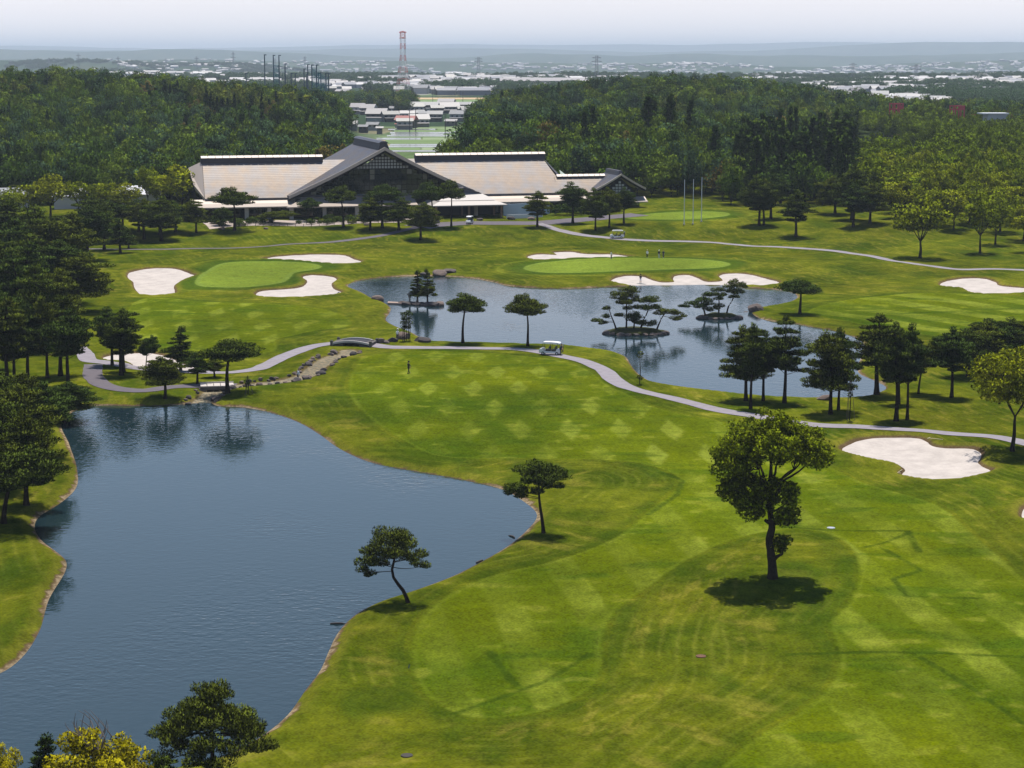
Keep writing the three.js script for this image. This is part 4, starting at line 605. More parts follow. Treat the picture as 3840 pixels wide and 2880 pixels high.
// ------------------------------------------------------------------ the clubhouse (own axes: x along the front, y up, z towards the garden)
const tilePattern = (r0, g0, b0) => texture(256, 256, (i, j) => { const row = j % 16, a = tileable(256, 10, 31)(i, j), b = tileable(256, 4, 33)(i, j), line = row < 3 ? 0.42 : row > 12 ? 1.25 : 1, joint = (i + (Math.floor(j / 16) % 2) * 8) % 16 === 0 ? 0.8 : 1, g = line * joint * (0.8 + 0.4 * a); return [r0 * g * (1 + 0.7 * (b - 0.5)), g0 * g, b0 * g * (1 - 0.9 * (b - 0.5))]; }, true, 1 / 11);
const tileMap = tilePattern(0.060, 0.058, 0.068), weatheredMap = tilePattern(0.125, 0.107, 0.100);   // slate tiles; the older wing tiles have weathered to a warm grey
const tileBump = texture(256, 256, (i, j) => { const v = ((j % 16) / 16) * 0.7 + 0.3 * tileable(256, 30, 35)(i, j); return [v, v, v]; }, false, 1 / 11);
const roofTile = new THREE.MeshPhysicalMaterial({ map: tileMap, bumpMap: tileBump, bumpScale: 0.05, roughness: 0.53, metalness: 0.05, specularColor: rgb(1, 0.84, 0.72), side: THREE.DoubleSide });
const wingTile = roofTile.clone(); wingTile.map = weatheredMap; wingTile.roughness = 0.54;
const copperRoof = std([0.29, 0.245, 0.21], 0.46, { metalness: 0.3 }), ridgeTop = std([0.34, 0.29, 0.265], 0.5, { metalness: 0.2 }), ridgeSide = std([0.032, 0.026, 0.03], 0.7);
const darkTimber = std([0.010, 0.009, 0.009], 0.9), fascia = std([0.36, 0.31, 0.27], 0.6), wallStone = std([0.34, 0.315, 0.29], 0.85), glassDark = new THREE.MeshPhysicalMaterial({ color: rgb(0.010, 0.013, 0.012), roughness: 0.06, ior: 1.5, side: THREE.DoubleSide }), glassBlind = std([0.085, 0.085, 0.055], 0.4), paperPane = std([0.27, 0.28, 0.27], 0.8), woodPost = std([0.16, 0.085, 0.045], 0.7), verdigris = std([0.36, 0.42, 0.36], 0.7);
{
  const club = thing('clubhouse', 'wide clubhouse with sweeping tiled roofs and a dark glazed central gable', 'clubhouse', [-34.3, 1.9, 560], 15 * Math.PI / 180);
  const add = (name, g, m, parent = club) => part(name, g.build(), m, parent);
  // a curved roof slope between two edge lines, with thickness; e(t) and r(t) give points along the eave and the ridge
  function slope(name, x0, x1, profile, mat, cutL = 0, cutR = 0, thick = 0.35, parent = club) { // profile: [[y, z], ...] from eave to ridge; cut: how far the end moves inwards up the slope
    const g = new Geo(), n = profile.length - 1;
    for (let k = 0; k < n; k++) { const [y0, z0] = profile[k], [y1, z1] = profile[k + 1], a = k / n, b = (k + 1) / n, A = [x0 + cutL * a, y0, z0], B = [x1 - cutR * a, y0, z0], C = [x1 - cutR * b, y1, z1], D = [x0 + cutL * b, y1, z1]; g.quad(A, B, C, D); const dn = (p) => [p[0], p[1] - thick, p[2]]; g.quad(dn(D), dn(C), dn(B), dn(A)); g.quad(dn(A), A, D, dn(D)); g.quad(B, dn(B), dn(C), C); if (!k) g.quad(dn(A), dn(B), B, A); }
    return add(name, g, mat, parent);
  }
  const prof = (y0, z0, y1, z1, sag = 0.05, n = 5) => Array.from({ length: n + 1 }, (_, k) => { const t = k / n; return [lerp(y0, y1, t) - Math.sin(t * Math.PI) * sag * (y1 - y0), lerp(z0, z1, t)]; });
  function ridge(x0, x1, y, z, h, w, cells) {
    const g = new Geo(); g.hull8([[x0, y - 0.5, z + w * 0.62], [x1, y - 0.5, z + w * 0.62], [x1, y - 0.5, z - w * 0.62], [x0, y - 0.5, z - w * 0.62], [x0, y + h, z + w * 0.5], [x1, y + h, z + w * 0.5], [x1, y + h, z - w * 0.5], [x0, y + h, z - w * 0.5]]);
    const r = add('ridge', g, ridgeSide), step = (x1 - x0) / cells;
    const c = new Geo(); c.hull8([[0.06, 0, w * 0.72], [step - 0.06, 0, w * 0.72], [step - 0.06, 0, -w * 0.72], [0.06, 0, -w * 0.72], [0.06, 0.08, w * 0.74], [step - 0.06, 0.08, w * 0.74], [step - 0.06, 0.62, 0], [0.06, 0.62, 0]]); c.quad([0.06, 0, -w * 0.72], [0.06, 0.62, 0], [step - 0.06, 0.62, 0], [step - 0.06, 0, -w * 0.72]);
    const cap = c.build(); for (let k = 0; k < cells; k++) part('ridge_cap', cap, ridgeTop, r).position.set(x0 + k * step, y + h + 0.004, z);
    return r;
  }
  // wings
  const P = prof(6.0, -1.6, 15.1, -17), PB = prof(6.0, -32, 15.1, -17);
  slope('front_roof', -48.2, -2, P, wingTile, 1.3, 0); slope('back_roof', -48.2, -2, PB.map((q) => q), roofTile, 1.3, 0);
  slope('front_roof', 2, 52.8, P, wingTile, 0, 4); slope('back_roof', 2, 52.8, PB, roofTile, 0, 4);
  ridge(-47.4, -14, 15.0, -17, 0.95, 1.5, 17); ridge(12, 49.6, 15.0, -17, 0.95, 1.5, 19);
  { // verges that turn down at both ends
    const g = new Geo(); g.quad([-48.3, 6.2, -1.7], [-47.0, 15.1, -17], [-50.6, 13.4, -18], [-50.4, 9.4, -8]); g.quad([-48.3, 6.2, -1.7], [-50.4, 9.4, -8], [-50.2, 8.2, -8], [-48.3, 5.6, -1.8]); add('verge', g, copperRoof);
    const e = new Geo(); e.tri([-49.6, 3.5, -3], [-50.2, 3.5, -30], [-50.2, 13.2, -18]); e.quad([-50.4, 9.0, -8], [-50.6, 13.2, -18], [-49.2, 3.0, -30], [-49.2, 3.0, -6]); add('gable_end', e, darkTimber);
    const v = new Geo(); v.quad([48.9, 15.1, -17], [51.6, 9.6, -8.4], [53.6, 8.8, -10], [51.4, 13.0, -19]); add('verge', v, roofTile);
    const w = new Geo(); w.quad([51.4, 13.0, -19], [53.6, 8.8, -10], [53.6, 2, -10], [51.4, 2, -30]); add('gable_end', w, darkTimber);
  }
  // extension with the small gable on the right
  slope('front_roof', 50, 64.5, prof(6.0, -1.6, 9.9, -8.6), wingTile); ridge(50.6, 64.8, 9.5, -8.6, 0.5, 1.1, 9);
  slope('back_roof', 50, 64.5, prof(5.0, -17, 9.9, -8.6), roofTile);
  function gable(x, half, yE, yA, zF, zB, boards, sag) {
    for (const s of [-1, 1]) {
      const g = new Geo(), n = 7, top = []; for (let k = 0; k <= n; k++) { const t = k / n; top.push([x + s * half * (1 - t), lerp(yE, yA, t) - Math.sin(t * Math.PI) * sag]); }
      for (let k = 0; k < n; k++) { const [xa, ya] = top[k], [xb, yb] = top[k + 1], T = 0.45; const q = (X, Y, Z) => [X, Y, Z]; const f = s > 0 ? [q(xa, ya, zB), q(xb, yb, zB), q(xb, yb, zF), q(xa, ya, zF)] : [q(xa, ya, zF), q(xb, yb, zF), q(xb, yb, zB), q(xa, ya, zB)]; g.quad(...f); g.quad(...f.map((p) => [p[0], p[1] - T, p[2]]).reverse()); if (!k) g.quad(f[0], [f[0][0], f[0][1] - T, f[0][2]], [f[3][0], f[3][1] - T, f[3][2]], f[3]); }
      add('gable_roof', g, roofTile);
      const b = new Geo(); for (let k = 0; k < n; k++) { const [xa, ya] = top[k], [xb, yb] = top[k + 1]; b.hull8([[xa, ya - boards, zF + 0.03], [xb, yb - boards, zF + 0.03], [xb, yb - boards, zF - 0.25], [xa, ya - boards, zF - 0.25], [xa, ya + 0.12, zF + 0.16], [xb, yb + 0.12, zF + 0.16], [xb, yb + 0.12, zF - 0.25], [xa, ya + 0.12, zF - 0.25]]); }
      add('bargeboard', b, fascia);
      const so = new Geo(); for (let k = 0; k < n; k++) { const [xa, ya] = top[k], [xb, yb] = top[k + 1], D = boards + 0.55; so.hull8([[xa, ya - D, zF - 0.3], [xb, yb - D, zF - 0.3], [xb, yb - D, zF - 0.7], [xa, ya - D, zF - 0.7], [xa, ya - boards, zF - 0.3], [xb, yb - boards, zF - 0.3], [xb, yb - boards, zF - 0.7], [xa, ya - boards, zF - 0.7]]); }
      add('eave_beam', so, darkTimber);
    }
  }
  gable(0, 26.2, 6.5, 19.1, 0.6, -40, 0.8, 0.45);
  { // heavy ridge of the central gable, running back
    const g = new Geo(); g.hull8([[-1.5, 18.4, -0.6], [1.5, 18.4, -0.6], [1.5, 18.4, -38], [-1.5, 18.4, -38], [-0.95, 20.2, -1.0], [0.95, 20.2, -1.0], [0.95, 20.2, -38], [-0.95, 20.2, -38]]); const r = add('ridge', g, ridgeSide);
    const c = new Geo(); c.hull8([[-1.35, 0, 0], [1.35, 0, 0], [1.35, 0, -2], [-1.35, 0, -2], [-0.6, 0.5, 0], [0.6, 0.5, 0], [0.6, 0.5, -2], [-0.6, 0.5, -2]]); const cap = c.build(); for (let k = 0; k < 18; k++) part('ridge_cap', cap, roofTile, r).position.set(0, 20.2, -0.9 - k * 2.06);
  }
  { // glazed face under the gable
    const zg = -2.6, yTop = 17.4, roofAt = (x) => lerp(6.5, 19.1, 1 - Math.abs(x) / 26.2) - 1.15;
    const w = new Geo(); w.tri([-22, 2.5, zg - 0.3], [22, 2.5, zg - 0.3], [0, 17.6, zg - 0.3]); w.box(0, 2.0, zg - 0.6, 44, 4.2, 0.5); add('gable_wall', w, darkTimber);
    const pane = new Geo().box(0, 0, 0, 1.32, 1.28, 0.06).build(), R = rngOf(6);
    for (let row = 0; row < 5; row++) for (let k = -13; k <= 13; k++) { const x = k * 1.46, y = 6.1 + row * 1.42; if (roofAt(Math.abs(x) + 0.9) < y + 1.5 || y + 1.3 > 13.2) continue; const blind = row < 2 ? R() < 0.28 : R() < 0.04; part('window_pane', pane, blind ? glassBlind : glassDark, club).position.set(x, y, zg); }
    const white = new Geo().box(0, 0, 0, 0.62, 0.62, 0.06).build();
    for (let row = 0; row < 5; row++) for (let k = -12; k <= 12; k++) { const x = k * 0.84, y = 13.35 + row * 0.82; if (roofAt(Math.abs(x) + 0.5) < y + 0.75) continue; part('lattice_pane', white, paperPane, club).position.set(x, y, zg + 0.02); }
    for (let k = -13; k <= 13; k++) { const x = (k + 0.5) * 1.46, top = Math.min(13.2, roofAt(Math.abs(x)) - 0.1); if (top > 6.5) part('mullion', new Geo().box(0, 0, 0, 0.13, top - 6.0, 0.16).build(), darkTimber, club).position.set(x, 6.0, zg + 0.02); }
  }
  gable(66.7, 7.2, 7.0, 11.0, 0.9, -13, 0.45, 0.15);
  {
    const g = new Geo(); g.hull8([[66, 10.6, 0.2], [67.4, 10.6, 0.2], [67.4, 10.6, -12], [66, 10.6, -12], [66.3, 11.9, 0], [67.1, 11.9, 0], [67.1, 11.9, -12], [66.3, 11.9, -12]]); add('ridge', g, roofTile);
    const w = new Geo(); w.tri([60.6, 4.6, -0.6], [72.8, 4.6, -0.6], [66.7, 10.0, -0.6]); w.box(66.7, 0, -1.6, 11.8, 4.6, 1.4); add('gable_wall', w, darkTimber);
    const white = new Geo().box(0, 0, 0, 0.7, 0.6, 0.06).build();
    for (let row = 0; row < 5; row++) for (let k = -5; k <= 5; k++) { const x = k * 0.9, y = 5.2 + row * 0.78; if (Math.abs(x) + 0.4 > (9.3 - y) * 1.18) continue; part('lattice_pane', white, paperPane, club).position.set(66.7 + x, y, -0.52); }
  }
  // lower pent roofs
  const pent = (x0, x1, yt, zt, ye, ze, cl = 0, cr = 0) => slope('pent_roof', x0, x1, [[ye, ze], [lerp(ye, yt, 0.5) - 0.12, lerp(ze, zt, 0.5)], [yt, zt]], copperRoof, cl, cr, 0.28);
  pent(-52, -25.5, 5.75, -2.4, 3.95, 2.4, 0, -1.5); pent(-27.6, 8, 5.75, -1.2, 3.9, 5.2, 5.2, 0); pent(22, 60, 5.75, -2.4, 4.0, 2.2, 2, 0); pent(60, 74, 4.6, -0.4, 3.4, 2.6);
  // ground floor: dark rooms with glass, pale piers, terrace
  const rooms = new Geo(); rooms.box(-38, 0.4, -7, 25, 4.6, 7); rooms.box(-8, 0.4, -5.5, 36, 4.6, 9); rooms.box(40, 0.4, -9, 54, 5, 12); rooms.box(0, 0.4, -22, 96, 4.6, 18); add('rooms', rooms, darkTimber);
  const glass = new Geo().box(0, 0, 0, 1, 1, 0.06).build(), wall = (x0, x1, z, n) => { const s = (x1 - x0) / n; for (let k = 0; k < n; k++) { const m = part('window_pane', glass, glassDark, club); m.position.set(x0 + (k + 0.5) * s, 1.0, z); m.scale.set(s - 0.12, 2.8, 1); } };
  wall(-50, -26, -3.4, 12); wall(-25, 9, -0.9, 18); wall(26, 58, -2.9, 14);
  const pier = new Geo().box(0, 0, 0, 1.0, 3.9, 0.8).build(); for (const [x, z] of [[-50, 1], [-43.6, 1], [-37.6, 1], [-31.6, 1], [-26, 3.4], [-17.2, 3.6], [-8.4, 3.6], [0.4, 3.6], [9, 3.4], [25, 1], [34, 1], [43, 1], [52, 1], [61, 1]]) part('pier', pier, wallStone, club).position.set(x, 0.1, z);
  const terrace = new Geo(); terrace.box(-38, -1.2, -1, 28, 1.65, 7.6); terrace.box(-8, -1.2, 1.2, 38, 1.65, 10); terrace.box(43, -1.2, -1, 52, 1.5, 6.6); add('terrace', terrace, wallStone);
  // swept copper roof behind the right wing
  const c = new Geo(), R2 = []; for (let k = 0; k <= 6; k++) { const t = k / 6; R2.push([lerp(54, 64.5, t), 11.4 - 3.9 * Math.pow(t, 0.6), 0]); }
  for (let k = 0; k < 6; k++) c.quad([R2[k][0], R2[k][1], -17], [R2[k][0], 7.4, -13], [R2[k + 1][0], 7.4, -13], [R2[k + 1][0], R2[k + 1][1], -17]); c.box(58, 2, -19, 10, 5.3, 5); add('copper_roof', c, verdigris);
  // entrance porch
  const ex = 21, ez = 9.5;
  const porch = add('porch_roof', (() => { const g = new Geo(); const E = [[ex - 10.5, 3.9, ez + 1], [ex + 10.5, 3.9, ez + 1], [ex + 10.5, 3.9, ez - 14], [ex - 10.5, 3.9, ez - 14]], M = [[ex - 6.2, 5.4, ez - 3], [ex + 6.2, 5.4, ez - 3], [ex + 6.2, 5.4, ez - 11], [ex - 6.2, 5.4, ez - 11]]; g.hull8([...E.map((p) => [p[0], p[1] - 0.25, p[2]]), ...E]); for (let k = 0; k < 4; k++) g.quad(E[k], E[(k + 1) % 4], M[(k + 1) % 4], M[k]); return g; })(), std([0.30, 0.275, 0.26], 0.5, { metalness: 0.2 }));
  { const g = new Geo(), y = 5.3; g.quad([ex - 8, y - 0.3, ez - 1.6], [ex + 8, y - 0.3, ez - 1.6], [ex + 3.6, y + 1.9, ez - 7], [ex - 3.6, y + 1.9, ez - 7]); g.tri([ex - 8, y - 0.3, ez - 1.6], [ex - 3.6, y + 1.9, ez - 7], [ex - 8, y - 0.3, ez - 12]); g.tri([ex + 8, y - 0.3, ez - 1.6], [ex + 8, y - 0.3, ez - 12], [ex + 3.6, y + 1.9, ez - 7]); part('upper_tier', g.build(), std([0.27, 0.25, 0.24], 0.5, { metalness: 0.2 }), porch); const k = new Geo(); k.tri([ex - 4.6, y + 1.4, ez - 5.6], [ex + 4.6, y + 1.4, ez - 5.6], [ex, y + 2.9, ez - 5.6]); k.quad([ex - 4.9, y + 1.35, ez - 5.2], [ex, y + 3.0, ez - 5.2], [ex, y + 3.0, ez - 10], [ex - 4.9, y + 1.35, ez - 10]); k.quad([ex, y + 3.0, ez - 5.2], [ex + 4.9, y + 1.35, ez - 5.2], [ex + 4.9, y + 1.35, ez - 10], [ex, y + 3.0, ez - 10]); part('porch_gable', k.build(), roofTile, porch); }
  const post = new Geo().box(0, -0.6, 0, 0.5, 4.4, 0.5).build(); for (const x of [-9, 0, 9]) for (const z of [0, -8]) part('porch_post', post, woodPost, club).position.set(ex + x, 0, ez + z);
  const back = new Geo().box(ex, 0, ez - 11.5, 19, 3.7, 0.4); add('porch_wall', back, darkTimber);
}
const clubAt = (x, z) => { const a = 15 * Math.PI / 180; return [-34.3 + x * Math.cos(a) + z * Math.sin(a), 560 + x * Math.sin(a) - z * Math.cos(a)]; };
// sand garden in front
{
  const g = new Geo(), put = (x, z) => { const [X, D] = clubAt(x, z); return [X, ground(X, D) + 0.07, -D]; };
  const zf = (x) => 21 + 1.5 * Math.sin(x * 0.21) - ss(-2, 10, x) * 6, zb = (x) => 6.4 + 0.9 * Math.sin(x * 0.5 + 1);
  for (let x = -50; x < 10; x += 1) for (let k = 0; k < 10; k++) { const q = (X, t) => put(X, lerp(zb(X), zf(X), t)); g.quad(q(x, (k + 1) / 10), q(x + 1, (k + 1) / 10), q(x + 1, k / 10), q(x, k / 10)); }
  structure('garden_sand', g.build(), new THREE.MeshStandardMaterial({ map: sandMap, color: rgb(0.86, 0.8, 0.76), roughness: 1, side: THREE.DoubleSide }));
  const fence = thing('garden_fence', 'low rail fence along the lawn side of the sand garden', 'fence'), postG = new Geo().box(0, -0.2, 0, 0.12, 1.0, 0.12).build(), timber = std([0.17, 0.14, 0.12], 0.9);
  let last; for (let x = -42; x <= 9; x += 2.0) { const [X, D] = clubAt(x, zf(x) + 0.8), y = ground(X, D); part('post', postG, timber, fence).position.set(X, y, -D); if (last) part('rail', new Geo().tube([[last[0], last[1] + 0.7, last[2]], [X, y + 0.7, -D]], 0.05, 5).tube([[last[0], last[1] + 0.35, last[2]], [X, y + 0.35, -D]], 0.04, 5).build(), timber, fence); last = [X, y, -D]; }
  // clipped shrubs and rocks
  const R = rngOf(61), shrubs = [0, 1, 2].map((k) => { const q = new Geo(), r2 = rngOf(300 + k); for (let n = 0; n < 9; n++) { const o = ball(r2); clump(q, r2, [o[0] * 0.42, 0.5 + o[1] * 0.22, o[2] * 0.42], [0.55, 0.42, 0.55], 60, 0.16, 0.8 + 0.4 * r2()); } return q.build(); });
  const greens = [leafMat([0.06, 0.09, 0.012]), leafMat([0.04, 0.065, 0.012]), leafMat([0.14, 0.17, 0.012])];
  for (let k = 0; k < 60; k++) { const x = -48 + R() * 57, z = lerp(zb(x) + 0.5, zf(x) + 0.4, R()), [X, D] = clubAt(x, z), s = 0.7 + R() * 0.9, t = k % 7 === 3 ? 2 : k % 2; const m = new THREE.Mesh(shrubs[k % 3], greens[t]); m.name = numbered('garden_shrub'); m.position.set(X, ground(X, D), -D); m.scale.set(s * 1.2, s, s * 1.2); m.castShadow = m.receiveShadow = true; scene.add(m); tag(m, ['mid green clipped shrub in the sand garden', 'dark green clipped shrub in the sand garden', 'bright yellow green shrub in the sand garden'][t], 'shrub', ['mid green', 'dark', 'yellow green'][t] + ' shrubs of the sand garden'); }
}

// ------------------------------------------------------------------ rocks, bridges, islands
function rockShape(seed, flat = 0.7, box = 0) {
  const g = new THREE.IcosahedronGeometry(1, 2), p = g.attributes.position, v = new THREE.Vector3(), R = rngOf(seed), cuts = Array.from({ length: 9 }, () => [new THREE.Vector3(...ball(R)), 0.62 + 0.3 * R()]);
  for (let i = 0; i < p.count; i++) { v.fromBufferAttribute(p, i); if (box) v.set(Math.sign(v.x) * Math.abs(v.x) ** 0.6, Math.sign(v.y) * Math.abs(v.y) ** 0.6, Math.sign(v.z) * Math.abs(v.z) ** 0.6); for (const [n, d] of cuts) { const q = v.dot(n); if (q > d) v.addScaledVector(n, d - q); } v.y *= flat; p.setXYZ(i, v.x, v.y, v.z); }
  g.computeVertexNormals(); return g;
}
const rockTex = (c, k) => texture(128, 128, (i, j) => { const a = tileable(128, 6, k)(i, j), q = 0.6 + 0.8 * a + 0.2 * (hash(i, j) - 0.5); return c.map((v) => v * q); }, true, 3);
const ROCK = [0, 1, 2, 3].map((k) => rockShape(400 + k, 0.7, k % 2)), rockMats = [[0.085, 0.066, 0.060], [0.05, 0.042, 0.042], [0.12, 0.088, 0.075]].map((c, k) => new THREE.MeshStandardMaterial({ map: rockTex(c, 50 + k), roughness: 1, flatShading: true }));
let rockCount = 0;
function boulder([x, d], s, label, group, y, squash = 1) {
  const k = rockCount++, m = new THREE.Mesh(ROCK[k % 4], rockMats[(k * 7) % 3]); m.name = numbered('boulder'); m.position.set(x, (y ?? ground(x, d)) + s * 0.25, -d); m.rotation.set(0.2 * Math.sin(k * 3), k * 1.9, 0.2 * Math.cos(k * 5)); m.scale.set(s * (0.9 + 0.4 * hash(k, 3)), s * squash, s * (0.8 + 0.3 * hash(k, 7))); m.castShadow = m.receiveShadow = true; scene.add(m);
  return tag(m, label, 'boulder', group);
}
{ // boulders that line the stony stream
  const line = spline(STREAM, 1.15, false), R = rngOf(12);
  line.forEach(([x, d], i) => { if (i < 2 || i + 4 > line.length) return; const [px, pd] = line[i - 1], l = Math.hypot(x - px, d - pd) || 1, nx = (d - pd) / l, nd = -(x - px) / l; for (const s of [-1, 1]) { if (R() < 0.22) continue; const o = s * (1.6 + R() * 0.7), X = x + nx * o, D = d + nd * o, big = R() < 0.25; boulder([X, D], big ? 0.46 + R() * 0.26 : 0.24 + R() * 0.2, big ? 'big squarish dark boulder on the edge of the stony stream' : 'small dark rock on the edge of the stony stream', big ? 'big boulders of the stream' : 'small rocks of the stream'); } });
}
boulder(SHORE_ROCKS[0], 1.05, 'block shaped boulder at the west shore of the upper pond'); boulder(SHORE_ROCKS[1], 1.5, 'tall rounded boulder at the narrow inlet of the upper pond'); boulder(SHORE_ROCKS[2], 0.8, 'dark boulder standing in the upper pond beside the sapling'); boulder(SHORE_ROCKS[3], 0.9, 'smooth brown boulder at the southern shore under the pines', undefined, undefined, 0.7); boulder(SHORE_ROCKS[4], 0.8, 'flat rock beside the tall boulder at the pond inlet', undefined, undefined, 0.5);
TOPROCKS.forEach((p, k) => boulder(p, [1.0, 1.6, 1.5][k], ['smallest of three long rocks at the far shore behind the spit', 'middle long rock at the far shore behind the spit', 'end long rock at the far shore beside the bunkered green'][k], undefined, undefined, 0.6));
BRIDGE_ROCKS.forEach((p, k) => boulder(p, [0.6, 0.8, 0.6, 0.8, 1.25, 0.7, 1.0][k], 'dark rock between the arched bridge and the upper pond', 'rocks beside the arched bridge'));
[[-47, 0.9], [-10, 0.8], [8.5, 1.1], [-36, 0.7], [3, 0.9]].forEach(([x, s], k) => boulder(clubAt(x, 23.5 + (k % 2) * 1.5), s, 'brown rock on the lawn edge below the sand garden', 'rocks at the garden edge', undefined, 0.8));
[clubAt(31, 16), clubAt(36, 18), clubAt(22, 17.5)].forEach((p, k) => boulder(p, [1.1, 1.2, 1.0][k], ['dark rounded boulder beside the entrance drive', 'long flat boulder lying on the lawn below the drive', 'dark boulder on the drive edge in front of the porch'][k], undefined, undefined, k === 1 ? 0.55 : 0.9));
for (const [[x, d], k] of LOGS.map((p, k) => [p, k])) { const m = new THREE.Mesh(new Geo().tube([[-0.6, 0, 0], [-0.2, 0.03, 0.08], [0.35, 0.02, 0], [0.7, -0.06, -0.1]], [0.05, 0.08, 0.07, 0.03], 7).build(), std([0.06, 0.05, 0.045], 0.9)); m.name = numbered('driftwood'); m.position.set(x, WATER + 0.05, -d); m.rotation.y = k; scene.add(m); tag(m, ['dark log floating by the south east shore of the lower pond', 'thin log floating beside the S shaped pine shore', 'pale stick floating off the eastern tip of the lower pond'][k], 'log'); }
const stone = std([0.10, 0.09, 0.085], 0.95), plank = std([0.42, 0.38, 0.36], 0.85), deckDark = std([0.05, 0.048, 0.055], 0.9), railPale = std([0.36, 0.34, 0.33], 0.9);
{ // arched bridge of the cart path
  const [[x0, d0], [x1, d1]] = BRIDGE, L = Math.hypot(x1 - x0, d1 - d0) + 1.2, b = thing('arched_bridge', 'low arched bridge with dark deck and pale kerbs over the stream', 'bridge', [(x0 + x1) / 2, 0.05, (d0 + d1) / 2], Math.atan2(d1 - d0, x1 - x0));
  const arc = (t) => 0.45 * (1 - (2 * t - 1) ** 2), deck = new Geo(), n = 12, w = 1.9;
  for (let k = 0; k < n; k++) { const a = (k / n - 0.5) * L, c = ((k + 1) / n - 0.5) * L, ya = arc(k / n) + 0.1, yc = arc((k + 1) / n) + 0.1; deck.hull8([[a, ya - 0.35, w], [c, yc - 0.35, w], [c, yc - 0.35, -w], [a, ya - 0.35, -w], [a, ya, w], [c, yc, w], [c, yc, -w], [a, ya, -w]]); }
  part('deck', deck.build(), deckDark, b);
  for (const s of [-1, 1]) { const g = new Geo(); for (let k = 0; k < n; k++) { const a = (k / n - 0.5) * L, c = ((k + 1) / n - 0.5) * L, ya = arc(k / n) + 0.1, yc = arc((k + 1) / n) + 0.1, z = s * w; g.hull8([[a, ya - 0.1, z + 0.18], [c, yc - 0.1, z + 0.18], [c, yc - 0.1, z - 0.18], [a, ya - 0.1, z - 0.18], [a, ya + 0.2, z + 0.16], [c, yc + 0.2, z + 0.16], [c, yc + 0.2, z - 0.16], [a, ya + 0.2, z - 0.16]]); } part('kerb', g.build(), railPale, b); for (const e of [-1, 1]) part('end_post', new Geo().box(e * L / 2, -0.4, s * w, 0.4, 1.1, 0.4).build(), stone, b); }
  for (const e of [-1, 1]) part('abutment', new Geo().box(e * (L / 2 - 0.9), -1.2, 0, 1.9, 1.55, 3.6).build(), stone, b);
}
{ // slab bridge of the looping path: white boards
  const [[x0, d0], [x1, d1]] = SLAB, L = Math.hypot(x1 - x0, d1 - d0), b = thing('slab_bridge', 'flat white boarded bridge over the stream mouth at the lower pond', 'bridge', [(x0 + x1) / 2, 0.05, (d0 + d1) / 2], Math.atan2(d1 - d0, x1 - x0));
  const n = 5, s = L / n, g = new Geo().hull8([[-s / 2 + 0.04, 0, 1.35], [s / 2 - 0.04, 0, 1.35], [s / 2 - 0.04, 0, -1.35], [-s / 2 + 0.04, 0, -1.35], [-s / 2 + 0.04, 0.14, 1.35], [s / 2 - 0.04, 0.14, 1.35], [s / 2 - 0.04, 0.14, -1.35], [-s / 2 + 0.04, 0.14, -1.35]]).build();
  for (let k = 0; k < n; k++) part('deck_slab', g, plank, b).position.set((k + 0.5) * s - L / 2, 0.25, 0);
  for (const z of [-1.2, 1.2]) part('beam', new Geo().box(0, -0.15, z, L, 0.38, 0.3).build(), stone, b); for (const e of [-1, 1]) part('abutment', new Geo().box(e * (L / 2 - 0.3), -1.1, 0, 0.8, 1.0, 3).build(), stone, b);
  part('kerb', new Geo().box(0, 0.4, -1.3, L, 0.16, 0.16).build(), railPale, b);
}
// islands
const islandSoil = std([0.055, 0.05, 0.03], 1), islandGrass = std([0.032, 0.036, 0.010], 1);
function island([x, d], rx, rz, label, seed) {
  const t = thing('rocky_island', label, 'island', [x, WATER, d]), R = rngOf(seed), g = new Geo(), n = 22, ring = (q, y) => Array.from({ length: n }, (_, k) => { const a = (k / n) * TAU, e = 0.86 + 0.26 * noise(Math.cos(a) * 2 + seed, Math.sin(a) * 2); return [Math.cos(a) * rx * e * q, y + (q < 0.9 ? 0.22 * noise(k * 0.9, seed) : 0), Math.sin(a) * rz * e * q]; }), A = ring(1, -0.6), B = ring(0.97, 0.35), C = ring(0.6, 0.75);
  for (let k = 0; k < n; k++) { const m = (k + 1) % n; g.quad(A[m], A[k], B[k], B[m]); g.quad(B[m], B[k], C[k], C[m]); g.tri(C[m], C[k], [0, 0.95, 0]); }
  part('soil', g.build(), islandGrass, t);
  for (let k = 0; k < n; k++) { const a = ((k + 0.5) / n) * TAU, q = 0.98, m = part('edge_rock', ROCK[k % 4], rockMats[(k * 5) % 3], t), s = 0.42 + 0.3 * R(); m.position.set(Math.cos(a) * rx * q, 0.12, Math.sin(a) * rz * q); m.scale.set(s * 1.35, s, s); m.rotation.y = k * 1.3; }
  return t;
}
island(ISLAND_A, 5.2, 3.0, 'larger rocky islet with five pines in the middle of the upper pond', 3); island(ISLAND_B, 3.6, 2.0, 'smaller rocky islet with leaning pines near the pond inlet', 5);
function islandPine([cx, cd], ox, oz, curve, pads, label, seed, y = WATER + 0.7) {
  const c = new THREE.CatmullRomCurve3(curve.map((p) => new THREE.Vector3(...p))), along = (t) => c.getPointAt(clamp(t)).toArray();
  const s = pineShape(seed, { H: 6, detail: 2, bend: along, pads: pads.map(([a, b, c2, r, h, t]) => [a, b, c2, r * 1.28, h * 1.45, t]) });
  return tree('pine_tree', s, MAT.pine[seed % 3], pineBark, label, 'pine tree', [cx + ox, cd - oz], 1, 1, 0, undefined, y);
}
